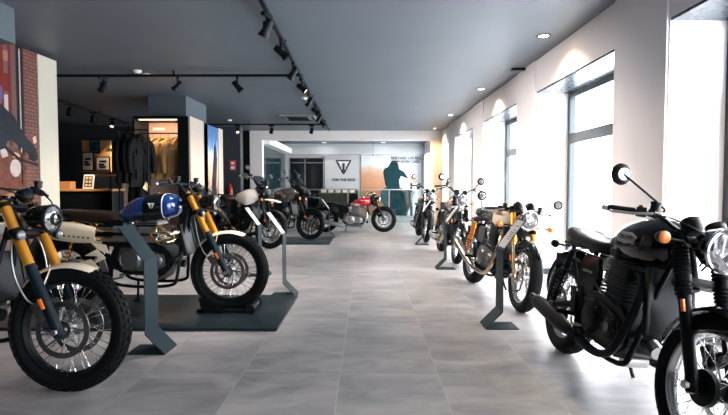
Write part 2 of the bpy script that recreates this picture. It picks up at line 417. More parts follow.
def front_end(root, P):
    global T
    T = steer(P)
    d = P['d']; fr = P['fr']; FA = Vector((P['wb'] / 2, 0, fr)); fy = P.get('fy', .095)
    L = lambda t, y=0, f=0: FA + d * t + Vector((cos(P['rk']) * f, y, sin(P['rk']) * f))
    P['L'] = L
    w = wheel(root, 'front_wheel', tuple(FA), fr, P.get('ftw', .052), P.get('frim', fr - .085), P.get('wheel', 'spoke'), P.get('knob', False), P.get('rimm', rimalu), P.get('fdiscs', (-1,)), P.get('fdiscr', .15), P.get('spm', steel), bighub=P.get('bighub'))
    fl = P['forklen']; st = P['fork']
    for s in (-1, 1):
        y = s * fy
        bm = NB()
        if st == 'gaiter':
            lathe(bm, [(.024, -.03), (.028, -.02), (.028, .02), (.025, .04), (.026, .36), (.029, .37), (.029, .39)], d=d, c=L(0, y), n=18)
            f = build('fork_leg', bm, P.get('lowm', satin), root)
            bm = NB(); pr = []
            for k in range(13):
                pr += [(.029, .38 + k * .0175), (.037, .388 + k * .0175)]
            pr += [(.029, .61)]
            lathe(bm, pr, d=d, c=L(0, y), n=18); build('fork_gaiter', bm, rubber, f)
            bm = NB(); cyl(bm, L(.60, y), L(fl, y), .021); build('fork_tube', bm, P.get('tubem', satin), f)
            if P.get('reflector', True):
                bm = NB(); box(bm, L(.33, s * (fy + .022), .014), (.016, .012, .055), Matrix.Rotation(-P['rk'], 3, 'Y'), .003)
                build('fork_reflector', bm, orangeref, f)
        elif st == 'usd':
            us = P.get('usplit', .30)
            lathe(bm, [(.020, us - .07), (.020, us), (.029, us + .005), (.031, us + .02), (.029, us + .04), (.0275, us + .05), (.0275, fl - .03), (.024, fl), (.012, fl + .012), (0, fl + .012)], d=d, c=L(0, y), n=20)
            f = build('fork_leg', bm, gold if P.get('goldfork') else satin, root)
            bm = NB()
            # lower casting with guard blade
            lathe(bm, [(.018, -.035), (.030, -.025), (.030, .02), (.022, .05), (.021, us - .02), (.019, us)], d=d, c=L(0, y), n=16)
            if P.get('guard'):
                g = [[L(t, y + s * .018 * cos(a * .9), .030 + .016 * math.cos(a)) + Vector((0, 0, 0)) for a in (-1.6, -1., -.4, .2, .8)] for t in (0.02, .1, .2, .3, .37)]
                g = [[L(t, y + s * .030 * cos(a), .029 * sin(a) + .004) for a in (-.9, -.4, .1, .6, 1.1, 1.6)] for t in (.01, .10, .20, .30, .40)]
                shell(bm, g, .005)
            build('fork_lower', bm, P.get('lowm', satin), f)
            if P.get('reflector', True):
                bm = NB(); box(bm, L(.17, s * (fy + .036), .0), (.018, .010, .06), Matrix.Rotation(-P['rk'], 3, 'Y'), .003)
                build('fork_reflector', bm, orangeref, f)
        else:
            lathe(bm, [(.024, -.03), (.029, -.02), (.029, .02), (.024, .05), (.026, .33), (.031, .34), (.031, .37), (.02, .38)], d=d, c=L(0, y), n=18)
            f = build('fork_leg', bm, P.get('lowm', satin), root)
            bm = NB(); cyl(bm, L(.36, y), L(fl, y), .0205, 16); build('fork_tube', bm, P.get('tubem', chrome), f)
    # axle clamp and calipers
    for s in P.get('fdiscs', (-1,)):
        bm = NB(); hwy = s * (.055 + .012); cx = L(.15, hwy, -.075)
        box(bm, cx, (.055, .045, .105), Matrix.Rotation(-P['rk'] - .15, 3, 'Y'), .010)
        for q in (-.03, .03): cyl(bm, L(.15 + q, hwy - .028, -.075), L(.15 + q, hwy + .028, -.075), .018, 14)
        box(bm, L(.14, s * fy, -.035), (.07, .016, .07), Matrix.Rotation(-P['rk'], 3, 'Y'), .004)
        c = build('brake_caliper', bm, P.get('calm', satin), root)
        bm = NB(); tube(bm, [L(.19, hwy, -.09), L(.25, hwy * 1.3, -.11), L(.38, s * .13, -.085), L(.52, s * .12, -.05), L(.66, s * .06, -.02)], .0045, 6); build('brake_hose', bm, P.get('hosem', hose), root)
    bm = NB(); cyl(bm, (FA.x, -fy - .03, FA.z), (FA.x, fy + .03, FA.z), .010, 12)
    for s in (-1, 1): cyl(bm, (FA.x, s * (fy + .02), FA.z), (FA.x, s * (fy + .042), FA.z), .017, 6)
    build('front_axle', bm, alu, root)
    # triple clamps
    bm = NB(); RK = Matrix.Rotation(-P['rk'], 3, 'Y')
    for t, th in ((P.get('lclamp', fl - .22), .035), (fl - .02, .024)):
        box(bm, L(t, 0, -.03), (.075, 2 * fy + .01, th), RK, .008)
        for s in (-1, 1): lathe(bm, [(.036, -th / 2), (.036, th / 2)], d=d, c=L(t, s * fy), n=18)
    lathe(bm, [(.026, fl - .25), (.026, fl), (.016, fl + .01), (0, fl + .012)], d=d, c=L(0, 0, -.055), n=18)
    build('triple_clamp', bm, P.get('clampm', satin), root)
    # mudguard
    mg = P.get('fguard')
    if mg:
        bm = NB(); fender(bm, tuple(FA), fr + mg.get('gap', .022), mg['a0'], mg['a1'], mg.get('w', .068), .004, mg.get('curve', .45))
        for s in (-1, 1):
            for a in mg.get('stays', (60, 120)):
                tube(bm, [L(.24 if not mg.get('high') else .30, s * (fy - .012), -.01), (FA.x + cos(R(a)) * (fr + .002), s * mg.get('w', .068) * .96, fr + sin(R(a)) * (fr + .002))], .0045, 6, 1)
        build('front_mudguard', bm, mg['m'], root)
    headlight(root, P)
    bars(root, P)
    for s in (-1, 1):
        if P.get('ind', True):
            bm = NB(); p = L(P.get('indt', fl - .14), s * fy, .03); e = p + Vector((P.get('indf', .02), s * P.get('indw', .085), 0))
            cyl(bm, p, e, .0065, 8); lathe(bm, [(0, -.032), (.018, -.028), (.027, -.010), (.029, .006), (.029, .010)], d=(1, s * P.get('inda', 0.25), 0), c=e, n=18)
            o = build('front_indicator', bm, P.get('indm', satin), root)
            bm = NB(); lathe(bm, [(.029, .010), (.026, .020), (.014, .028), (0, .030)], d=(1, s * P.get('inda', .25), 0), c=e, n=18)
            build('indicator_lens', bm, P.get('indlens', amber), o)
    T = Matrix.Identity(4)

def headlight(root, P):
    L = P['L']; h = P.get('head')
    if not h: return
    c = L(h['t'], 0, h.get('f', .10)); r = h['r']; dx = Vector((1, 0, h.get('tilt', -.06)))
    bm = NB(); lathe(bm, [(0, -.135), (r * .35, -.130), (r * .68, -.105), (r * .90, -.06), (r * .985, -.01), (r, .012)], d=dx, c=c, n=32)
    for s in (-1, 1):
        box(bm, c + Vector((-.06, s * (r * .9 + .006), .0)), (.10, .012, .035), None, .003)
        cyl(bm, c + Vector((-.02, s * (r * .9), 0)), c + Vector((-.02, s * (r + .012), 0)), .012, 12)
    hl = build('headlight', bm, h.get('m', black), root)
    bm = NB(); lathe(bm, [(r + .002, .006), (r + .005, .014), (r + .001, .024), (r - .008, .026), (r - .010, .018)], d=dx, c=c, n=36); 
    build('headlight_bezel', bm, h.get('bez', chrome), hl)
    bm = NB(); lathe(bm, [(r - .006, .018), (r * .75, .030), (r * .4, .038), (0, .041)], d=dx, c=c, n=32); build('headlight_lens', bm, lens, hl)
    if h.get('inner'):
        bm = NB(); lathe(bm, [(r * .42, .040), (r * .50, .048), (r * .36, .050), (r * .30, .042)], d=dx, c=c, n=24, ring=True); box(bm, c + dx * .040, (.01, r * 1.7, .008)); build('running_light', bm, satin, hl)
    # clocks
    for s in P.get('clocks', (-1, 1)):
        cc = L(P['forklen'] + .03, s * .062 if s else 0, P.get('clockf', .045)); ax = Vector((.62, 0, -.78))
        bm = NB(); lathe(bm, [(0, .050), (.026, .048), (.040, .030), (.043, .0), (.043, -.014), (.040, -.018)], d=ax, c=cc, n=24); o = build('instrument_clock', bm, P.get('clockm', satin), root)
        bm = NB(); lathe(bm, [(.038, -.016), (0, -.018)], d=ax, c=cc, n=24); build('clock_face', bm, clock, o)
        bm = NB(); lathe(bm, [(.044, -.012), (.045, -.018), (.039, -.021), (.038, -.016)], d=ax, c=cc, n=24, ring=True); build('clock_bezel', bm, P.get('clockb', chrome), o)

def bars(root, P):
    L = P['L']; fl = P['forklen']; b = P['bar']
    hw = b['w']; up = b.get('up', .07); back = b.get('back', .13); top = L(fl + b.get('rise', .045), 0, -.035)
    br = b.get('r', .0112)
    if b.get('clip'):
        for s in (-1, 1):
            p0 = L(fl - .045 + up, s * P.get('fy', .095)); p1 = Vector((p0.x - back, s * hw, p0.z - .03))
            bm = NB(); tube(bm, [p0, p0 * .5 + p1 * .5 + Vector((.012, 0, .004)), p1], br, 10); lathe(bm, [(.034, -.018), (.034, .018)], d=P['d'], c=p0, n=18)
            build('handlebar', bm, P.get('barm', satin), root)
            b.setdefault('ends', {})[s] = (p0 * .45 + p1 * .55, p1)
    else:
        pts = []
        side = lambda s: [top + Vector((0, s * .05, 0)), top + Vector((.002, s * .10, up * .25)), top + Vector((-.01, s * .17, up * .92)), top + Vector((-back * .55, s * (hw * .72), up)), top + Vector((-back, s * hw, up * .86))]
        pts = side(-1)[::-1] + side(1)
        bm = NB(); tube(bm, pts, br, 10)
        if b.get('brace'): cyl(bm, side(-1)[2], side(1)[2], .006, 8)
        for s in (-1, 1): cyl(bm, L(fl - .01, s * .042, -.035), top + Vector((0, s * .042, 0)), .015, 12); box(bm, top + Vector((0, s * .042, .004)), (.038, .024, .034), None, .005)
        build('handlebar', bm, P.get('barm', satin), root)
        b['ends'] = {s: (side(s)[3], side(s)[4]) for s in (-1, 1)}
    for s in (-1, 1):
        a, e = b['ends'][s]; dr = (e - a).normalized(); g0 = e - dr * .125
        bm = NB(); lathe(bm, [(.016, 0), (.0175, .004)] + [(.0155 + .0018 * (k % 2), .008 + k * .006) for k in range(17)] + [(.0175, .115), (.0175, .120)], d=dr, c=g0, n=16)
        o = build('handlebar_grip', bm, rubber, root)
        bm = NB(); lathe(bm, [(.013, .120), (.016, .124), (.016, .142), (.010, .148), (0, .148)], d=dr, c=g0, n=14); build('bar_end_weight', bm, P.get('bewm', alu), o)
        bm = NB(); c = g0 - dr * .028; rot = Vector((0, 1, 0)).rotation_difference(dr).to_matrix()
        box(bm, c, (.046, .046, .042), rot, .007); box(bm, c + Vector((-.012, 0, .020)), (.02, .022, .012), rot, .003)
        o = build('switch_cluster', bm, plastic, root)
        if s < 0: bm = NB(); box(bm, c + Vector((-.014, 0, .030)), (.014, .012, .009), None, .002); build('stop_switch', bm, redlens, o)
        # lever with perch and reservoir
        bm = NB(); q = g0 - dr * .062; q0 = q
        tube(bm, [q + Vector((.03, 0, .0)), q + dr * .03 + Vector((.052, 0, -.004)), q + dr * .10 + Vector((.050, 0, -.012)), q + dr * .185 + Vector((.040, 0, -.014))], [.010, .007, .0065, .007], 8); ball(bm, q + dr * .187 + Vector((.040, 0, -.014)), .009, 10)
        build('clutch_lever' if s > 0 else 'brake_lever', bm, P.get('levm', alu), root)
        bm = NB(); box(bm, q + Vector((.016, 0, 0)), (.05, .030, .030), rot, .006)
        if s < 0 or P.get('res2'):
            lathe(bm, [(.022, -.008), (.022, .022), (.025, .024), (.025, .034), (0, .036)], 'z', q + Vector((.035, 0, .02)), 18)
        build('master_cylinder', bm, plastic, root)
        # mirror
        mi = P.get('mirror', 'up')
        if mi == 'up' or mi == 'upc':
            ml = P.get('mirh', .16); mo = P.get('miro', .12)
            m1 = q + Vector((.01, s * mo, ml)); qr = q - dr * P.get('mirroot', .0); bm = NB(); tube(bm, [qr + Vector((.005, 0, .012)), qr + Vector((.012, s * .012, .035)), m1 + Vector((.016, 0, 0))], .0052, 8, 4)
            o = build('mirror_stem', bm, P.get('mirm', satin), root)
            bm = NB(); rr = P.get('mirr', .053); nd = Vector((1, s * -.12, 0.05))
            lathe(bm, [(rr, -.010), (rr + .002, -.004), (rr * .98, .006), (rr * .72, .015), (rr * .50, .017)], d=nd, c=m1, n=28); lathe(bm, [(rr * .60, .0165), (.014, .019), (0, .019)], d=nd, c=m1, n=20, mi=1)
            build('mirror', bm, [P.get('mirm', satin), P.get('mirb', alu)], o)
            bm = NB(); lathe(bm, [(rr * .95, -.0095), (0, -.0095)], d=nd, c=m1, n=28); build('mirror_glass', bm, mirrorm, o)
        elif mi == 'end':
            m1 = e + Vector((.02, s * .045, P.get('mirh', .07))); bm = NB(); tube(bm, [e, e + Vector((.0, s * .02, .0)), m1 + Vector((0, 0, -.045))], .006, 8, 4); o = build('mirror_stem', bm, alu, root)
            bm = NB(); rr = .040; nd = Vector((1, 0, 0)); lathe(bm, [(rr, -.010), (rr + .006, -.004), (rr + .006, .008), (rr, .012), (rr - .008, .012), (rr - .008, -.008)], d=nd, c=m1, n=28, ring=True); build('mirror', bm, satin, o)
            bm = NB(); lathe(bm, [(rr - .006, -.004), (0, -.004)], d=nd, c=m1, n=28); lathe(bm, [(rr - .006, .006), (0, .006)], d=nd, c=m1, n=28); build('mirror_glass', bm, mirrorm, o)
        elif mi == 'adv':
            m1 = q + Vector((.02, s * .13, .15)); bm = NB(); tube(bm, [q, q + Vector((.01, s * .02, .05)), m1 + Vector((.012, 0, 0))], .0055, 8, 4); o = build('mirror_stem', bm, satin, root)
            bm = NB(); loft(bm, [(m1.x - .012, m1.z, .07, .042, 3, m1.y), (m1.x, m1.z, .072, .044, 3, m1.y), (m1.x + .02, m1.z, .05, .03, 3, m1.y)], 18, 2); build('mirror', bm, plastic, o)
        # cables from the switchgear into the headstock
        if s > 0 or True:
            bm = NB(); hs = L(fl - .16, s * .03, .03)
            tube(bm, [q + Vector((.03, 0, -.01)), q + Vector((.09, -s * .07, -.01)), hs + Vector((.07, s * .04, .12)), hs], .0042, 7)
            tube(bm, [q + Vector((.0, 0, -.01)), q + Vector((.02, -s * .10, -.04)), hs + Vector((-.05, s * .05, .08)), hs + Vector((-.06, 0, -.02))], .0050, 7)
            build('control_cable', bm, P.get('cablem', hose), root)

def engine(root, P):
    x = P.get('ex', 0.); z = P.get('ez', 0.); cm = P.get('casem', caseblk); fm = P.get('finm', fins); cv = P.get('coverm', cm)
    q = lambda pts: [(a + x, b + z) for a, b in pts]
    bm = NB(); prism(bm, q([(-.30, .46), (-.31, .36), (-.24, .28), (-.05, .25), (.15, .255), (.25, .31), (.27, .40), (.22, .49), (.15, .53), (-.15, .535), (-.25, .52)]), -.135, .135, .018)
    for a in range(6): box(bm, (x - .22 + a * .075, 0, z + .262 - .004 * abs(a - 3)), (.010, .24, .02))
    e = build('engine', bm, cm, root)
    bm = NB(); cyl(bm, (x + .14, -.06, z + .23), (x + .14, .06, z + .245), .036, 16); build('sump_filter', bm, P.get('filtm', satin), e); bm = NB(); cyl(bm, (x + .27, 0, z + .36), (x + .335, 0, z + .34), .036, 18); build('oil_filter', bm, P.get('filtm', satin), e)
    for s in (-1, 1):
        bm = NB()
        cx, cz, r = (x - .105, z + .395, .102) if s < 0 else (x + .10, z + .385, .085)
        prof = [(r, 0), (r + .004, .012), (r - .004, .030), (r * .82, .044), (r * .78, .040), (r * .45, .048), (0, .050)]
        lathe(bm, prof, d=(0, s, 0), c=(cx, s * .132, cz), n=36)
        cx2, cz2, r2 = (x + .12, z + .385, .070) if s < 0 else (x - .12, z + .40, .075)
        lathe(bm, [(r2, 0), (r2 + .003, .012), (r2 - .006, .024), (r2 * .6, .032), (0, .034)], d=(0, s, 0), c=(cx2, s * .132, cz2), n=30)
        prism(bm, q([(-.23, .40), (-.18, .30), (.12, .29), (.21, .34), (.20, .44), (.10, .47), (-.10, .505), (-.20, .50)]), s * .130, s * .150, .005)
        cb = bm; bm = NB()
        for k in range(9):
            a = 2 * pi * k / 9; cyl(bm, (cx + cos(a) * (r - .010), s * .150, cz + sin(a) * (r - .010)), (cx + cos(a) * (r - .010), s * .170, cz + sin(a) * (r - .010)), .0065, 6)
        for k in range(6):
            a = 2 * pi * k / 6; cyl(bm, (cx2 + cos(a) * (r2 - .008), s * .150, cz2 + sin(a) * (r2 - .008)), (cx2 + cos(a) * (r2 - .008), s * .163, cz2 + sin(a) * (r2 - .008)), .0055, 6)
        lathe(bm, [(.026, .034), (.026, .040), (0, .040)], d=(0, s, 0), c=(cx2, s * .132, cz2), n=20)
        for f in bm.faces: f.material_index = 1
        merge(cb, bm); build('engine_cover', cb, [cv, P.get('boltm', alu)], e)
    bm = NB(); bx(bm, x - .075, x + .125, -.115, .115, z + .50, z + .73, .012)
    b = build('cylinder_block', bm, cm, e)
    bm = NB()
    for k in range(8):
        for s in (-1, 1): box(bm, (x + .025, s * .066, z + .548 + k * .0195), (.235, .128, .0065), None, .003)
    for k in range(3):
        for s in (-1, 1): box(bm, (x + .025, s * .064, z + .712 + k * .016), (.215, .118, .0055), None, .0025)
    build('cooling_fins', bm, fm, b)
    bm = NB(); loft(bm, [(x - .09, z + .775, .10, .020, 3), (x - .075, z + .78, .128, .032, 3.4), (x + .12, z + .78, .128, .032, 3.4), (x + .135, z + .775, .10, .020, 3)], 22, 3)
    for s in (-1, 1): lathe(bm, [(.040, .0), (.038, .012), (.022, .018), (0, .018)], d=(0, s, 0), c=(x + .02, s * .122, z + .775), n=22)
    for a in (-.05, .09):
        for s in (-1, 1): cyl(bm, (x + a, s * .07, z + .80), (x + a, s * .07, z + .822), .009, 8)
    build('cam_cover', bm, P.get('headm', cm), e)
    # throttle bodies dressed as carburettors
    for s in (-1, 1):
        bm = NB(); y = s * .085
        lathe(bm, [(.030, 0), (.034, .01), (.034, .05), (.028, .055), (.028, .10), (.038, .105), (.040, .125)], d=(-1, 0, .02), c=(x - .065, y, z + .685), n=20)
        cyl(bm, (x - .115, y, z + .65), (x - .115, y, z + .60), .026, 16); lathe(bm, [(.032, 0), (.032, .016), (.020, .024), (0, .024)], 'z', (x - .115, y, z + .715), 18)
        lathe(bm, [(.030, 0), (.032, .014), (.018, .022), (0, .022)], d=(0, s, 0), c=(x - .115, y + s * .02, z + .685), n=20)
        build('carburettor', bm, P.get('carbm', alu), root)
    bm = NB(); tube(bm, [(x + .19, -.10, z + .46), (x + .05, -.15, z + .53), (x - .12, -.14, z + .56), (x - .24, -.10, z + .60)], .007, 7); tube(bm, [(x + .02, .06, z + .80), (x - .1, .03, z + .83), (x - .22, .04, z + .76)], .006, 7); tube(bm, [(x + .24, -.03, z + .64), (x + .18, -.07, z + .78), (x + .02, -.06, z + .82)], .006, 7)
    build('engine_hose', bm, hose, root)

def frame(root, P):
    wb = P['wb']; hx, hz = P['headp']; x = P.get('ex', 0.); fm = P.get('framem', satin); sz = P.get('seatz', .76)
    bm = NB()
    tube(bm, [(hx, 0, hz), (hx - .25, 0, hz - .05), (-.20, 0, sz + .04), (-.42, 0, sz - .04)], .022, 10)
    d = P['d']; lathe(bm, [(.030, -.09), (.034, -.07), (.030, -.05), (.030, .05), (.034, .07), (.030, .09)], d=d, c=(hx + .01, 0, hz - .02), n=18)
    for s in (-1, 1):
        tube(bm, [(hx, s * .03, hz - .06), (x + .33, s * .075, .60), (x + .31, s * .115, .34), (x + .24, s * .135, .235), (x - .20, s * .140, .235), (x - .32, s * .130, .33), (x - .335, s * .115, .55), (-.30, s * .09, sz)], .0145, 10)
        tube(bm, [(-.18, s * .08, sz + .02), (-.40, s * .105, sz + .005), (-wb / 2 - .02, s * .11, sz + P.get('tailup', 0.))], .012, 8)
        tube(bm, [(x - .335, s * .12, .46), (-.50, s * .12, sz - .14), (-wb / 2 + .10, s * .11, sz)], .010, 8)
        prism(bm, [(x - .28, .30), (x - .36, .33), (x - .37, .50), (x - .31, .53), (x - .27, .44)], s * .125, s * .140, .004)
    build('frame', bm, fm, root)
    # swingarm
    RA = (-wb / 2, 0, P['rr'])
    bm = NB()
    for s in (-1, 1):
        loft_pts = [(x - .31, s * .09, .40), (x - .45, s * .115, .385), (RA[0] + .05, s * .118, RA[2] + .01), (RA[0] - .05, s * .118, RA[2])]
        tube(bm, loft_pts, [.026, .024, .021, .019], 10, 4, 1.)
        box(bm, (RA[0] - .02, s * .120, RA[2]), (.11, .020, .05), None, .006)
    cyl(bm, (x - .31, -.12, .40), (x - .31, .12, .40), .03, 16); cyl(bm, (x - .42, -.11, .39), (x - .42, .11, .39), .02, 12)
    build('swingarm', bm, P.get('swm', fm), root)
    bm = NB(); cyl(bm, (RA[0], -.145, RA[2]), (RA[0], .145, RA[2]), .012, 10)
    for s in (-1, 1): cyl(bm, (RA[0], s * .13, RA[2]), (RA[0], s * .155, RA[2]), .019, 6)
    build('rear_axle', bm, alu, root)
    rw = wheel(root, 'rear_wheel', RA, P['rr'], P.get('rtw', .072), P.get('rrim', P['rr'] - .10), P.get('wheel', 'spoke'), P.get('knob', False), P.get('rimm', rimalu), (-1,), .118, P.get('spm', steel), True)
    bm = NB(); lathe(bm, [(.098, .088), (.104, .090), (.098, .094), (.06, .094), (.06, .088)], 'y', RA, 44, ring=True)
    for k in range(5): a = 2 * pi * k / 5; tube(bm, [(RA[0] + cos(a) * .03, .091, RA[2] + sin(a) * .03), (RA[0] + cos(a) * .07, .091, RA[2] + sin(a) * .07)], .012, 6, 1)
    build('rear_sprocket', bm, steel, rw)
    bm = NB(); sx = x - .27
    N = 44
    for up in (1, -1):
        for k in range(N // 2):
            t = k / (N / 2 - 1); px = sx + (RA[0] - sx) * t; pz = .41 + (RA[2] - .41) * t + up * (.035 + (.100 - .035) * t)
            box(bm, (px, .098, pz), (.021, .016, .014), None, .003)
    for k in range(10): a = pi / 2 + pi * k / 9; box(bm, (RA[0] + cos(a) * .100, .098, RA[2] + sin(a) * .100), (.016, .016, .016), None, .003)
    build('drive_chain', bm, P.get('chainm', casegrey), root)
    bm = NB(); prism(bm, [(sx - .10, .47), (RA[0] + .02, RA[2] + .125), (RA[0] + .02, RA[2] + .10), (sx - .10, .43)], .085, .115, .004); build('chain_guard', bm, satin, root)
    bm = NB(); box(bm, (RA[0] + .10, -.088, RA[2] - .045), (.085, .045, .05), None, .010); tube(bm, [(RA[0] + .14, -.10, RA[2] - .03), (x - .40, -.135, .43), (x - .33, -.12, .50)], .004, 6); build('rear_caliper', bm, satin, root)
    # shocks
    if P.get('shock', 'twin') == 'twin':
        for s in (-1, 1):
            a = Vector((RA[0] + .055, s * .150, RA[2] + .045)); b = Vector((P.get('shx', RA[0] + .20), s * .140, sz - .035)); dd = (b - a); Ln = dd.length; dn = dd.normalized()
            bm = NB(); lathe(bm, [(.018, -.01), (.018, .03), (.026, .035), (.026, .055), (.010, .058), (.010, Ln * .62), (.022, Ln * .64), (.022, Ln - .04), (.016, Ln - .02), (.016, Ln)], d=dd, c=a, n=16)
            o = build('rear_shock', bm, P.get('shockb', satin), root)
            bm = NB(); u = dn.orthogonal().normalized(); w = dn.cross(u); pts = []
            t0, t1, turns = .055, Ln - .075, 8
            for k in range(turns * 8 + 1):
                t = k / (turns * 8); pts.append(a + dn * (t0 + (t1 - t0) * t) + (u * cos(2 * pi * turns * t) + w * sin(2 * pi * turns * t)) * .027)
            tube(bm, pts, .0052, 6, 1); build('shock_spring', bm, P.get('springm', satin), o)
            if P.get('shockres'):
                bm = NB(); cyl(bm, b + Vector((-.05, s * .01, -.09)), b + Vector((-.045, s * .01, .01)), .020, 14); build('shock_reservoir', bm, gold, o)
    # pegs, brake pedal, sidestand
    for s in (-1, 1):
        bm = NB(); px, pz = x - .33, .345
        prism(bm, [(px - .10, pz + .16), (px - .02, pz + .17), (px + .03, pz + .02), (px - .02, pz - .02), (px - .05, pz + .05)], s * .150, s * .160, .004)
        build('footpeg_bracket', bm, P.get('bracketm', satin), root)
        bm = NB(); cyl(bm, (px, s * .155, pz), (px, s * .26, pz + .004), .013, 10)
        for k in range(6): box(bm, (px, s * (.18 + k * .014), pz + .013), (.03, .006, .008))
        build('footpeg', bm, satin, root)
        bm = NB(); tube(bm, [(px + .01, s * .165, pz - .02), (px + .08, s * .185, pz - .045), (px + .17, s * .19, pz - .03)], .008, 8); box(bm, (px + .18, s * .20, pz - .025), (.03, .045, .012), None, .003)
        build('foot_lever', bm, alu, root)
    bm = NB(); tube(bm, [(x - .18, .13, .24), (x - .22, .20, .10), (x - .25, .26, .012)], .011, 8); box(bm, (x - .26, .265, .007), (.07, .045, .010), None, .003)
    build('side_stand', bm, satin, root)

def body(root, P):
    wb = P['wb']; sz = P.get('seatz', .76); x = P.get('ex', 0.)
    tk = P['tank']
    bm = NB(); loft(bm, tk['secs'], 32, 6, 'x', tk.get('mi')); t = build('fuel_tank', bm, tk['m'], root)
    cx, cz = tk.get('cap', (.16, 0.0))
    bm = NB(); lathe(bm, [(.036, -.02), (.036, .004), (.030, .012), (0, .014)], 'z', (cx, 0, cz), 24); build('fuel_cap', bm, P.get('capm', chrome), t)
    if tk.get('stripes'):
        for (x0, x1, m_) in tk['stripes']:
            bm = NB(); S = interp([tuple(s) for s in tk['secs']], 16)
            rows = []
            for s_ in S:
                if x0 - 1e-4 <= s_[0] <= x1 + 1e-4:
                    rows.append([(s_[0], a * (s_[2] + .0015), s_[1] + b * (s_[3] + .0015)) for a, b in ell(40, max(1.6, s_[4]))])
            if len(rows) > 1: 
                rows = [r + [r[0]] for r in rows]; shell(bm, rows, .0015); build('tank_stripe', bm, m_, t)
    if tk.get('badge'):
        bx_, bz_, by_, bw = tk['badge']
        for s in (-1, 1):
            bm = NB()
            if tk.get('btype') == 'plate':
                prism(bm, [(bx_ - bw, bz_ - .024), (bx_ - bw * .2, bz_ - .034), (bx_ + bw * .75, bz_ - .022), (bx_ + bw, bz_ + .008), (bx_ + bw * .4, bz_ + .030), (bx_ - bw * .7, bz_ + .028), (bx_ - bw, bz_ + .010)], s * by_, s * (by_ + .010), .004)
                o = build('tank_badge', bm, mat('badge_silver', (.58, .58, .60), .3, metal=.35), t)
                M = Matrix.Translation((bx_, s * (by_ + .0105), bz_)) @ (Matrix.Rotation(R(90), 4, 'X') if s < 0 else Matrix.Rotation(R(180), 4, 'Z') @ Matrix.Rotation(R(90), 4, 'X'))
                textobj('badge_lettering', 'TRIUMPH', .036, M, satin, o, .001, wide=1.05)
            elif tk.get('btype') == 'text':
                M = Matrix.Translation((bx_, s * (by_), bz_)) @ (Matrix.Rotation(R(90), 4, 'X') if s < 0 else Matrix.Rotation(R(180), 4, 'Z') @ Matrix.Rotation(R(90), 4, 'X'))
                bm.free(); textobj('badge_lettering', 'TRIUMPH', bw, M, tk.get('bm', white), t, .003, wide=1.1)
            else:
                shield(bm, (bx_, s * by_, bz_), (-s * 1., 0, 0), (0, 0, 1), bw); build('tank_emblem', bm, [black, white], t)
    if tk.get('pads'):
        for s in (-1, 1):
            bm = NB(); px, pz, py = tk['pads']; loft(bm, [(px - .07, pz, .004, .02, 2, s * (py - .006)), (px - .05, pz, .008, .045, 2, s * py), (px + .04, pz, .008, .05, 2, s * (py + .004)), (px + .08, pz, .004, .03, 2, s * (py))], 16, 3); build('knee_pad', bm, rubber, t)
    st = P['seat']
    bm = NB(); loft(bm, st['secs'], 26, 6); s_ = build('seat', bm, st.get('m', leather), root)
    if st.get('piping'):
        for s in (-1, 1):
            bm = NB(); tube(bm, [(q[0], s * q[2] * .93, q[1] + q[3] * .55) for q in st['secs'][1:-1]], .005, 6); build('seat_piping', bm, st['piping'], s_)
    if st.get('hump'):
        bm = NB(); loft(bm, st['hump'], 26, 6); build('seat_cowl', bm, st.get('humpm', satin), root)
    if st.get('handle'):
        bm = NB(); q = st['handle']; tube(bm, [(q, -.115, sz + .02), (q - .06, -.12, sz + .06), (q - .24, -.08, sz + .09), (q - .28, 0, sz + .09), (q - .24, .08, sz + .09), (q - .06, .12, sz + .06), (q, .115, sz + .02)], .009, 8); build('grab_rail', bm, chrome, root)
    if P.get('sidepanel'):
        for s in (-1, 1):
            bm = NB(); sp = P['sidepanel']; prism(bm, sp['pts'], s * sp.get('y0', .10), s * sp.get('y', .135), .012); o = build('side_panel', bm, sp['m'], root)
            if sp.get('txt'):
                cx_ = sum(a for a, b in sp['pts']) / len(sp['pts']); cz_ = sum(b for a, b in sp['pts']) / len(sp['pts']) + .03
                M = Matrix.Translation((cx_, s * (sp.get('y', .135) + .001), cz_)) @ (Matrix.Rotation(R(90), 4, 'X') if s < 0 else Matrix.Rotation(R(180), 4, 'Z') @ Matrix.Rotation(R(90), 4, 'X')); textobj('panel_lettering', sp['txt'], .022, M, alu, o, .0008)
    # rear mudguard, tail light, plate holder, rear indicators
    rg = P.get('rguard'); RA = (-wb / 2, 0, P['rr'])
    if rg:
        bm = NB(); fender(bm, (RA[0] + rg.get('dx', 0), 0, RA[2] + rg.get('dz', .05)), P['rr'] + rg.get('gap', .03), rg['a0'], rg['a1'], rg.get('w', .085), .004, .4); build('rear_mudguard', bm, rg['m'], root)
    tl = P['tail']; 
    bm = NB(); box(bm, (tl[0], 0, tl[1]), (.10, .09, .055), None, .012); o = build('tail_light', bm, satin, root)
    bm = NB(); lathe(bm, [(.030, .0), (.030, .035), (.022, .046), (0, .048)], d=(-1, 0, .1), c=(tl[0] - .03, 0, tl[1]), n=20); build('tail_lens', bm, redlens, o)
    if P.get('plate', True):
        bm = NB(); pl = (tl[0] - .06, tl[1] - .15); rot = Matrix.Rotation(R(-18), 3, 'Y'); box(bm, (pl[0], 0, pl[1]), (.006, .19, .12), rot, .002); tube(bm, [(tl[0], 0, tl[1] - .02), (pl[0] + .03, 0, pl[1] + .05), (pl[0] + .005, 0, pl[1])], .012, 8)
        build('plate_holder', bm, plastic, root)
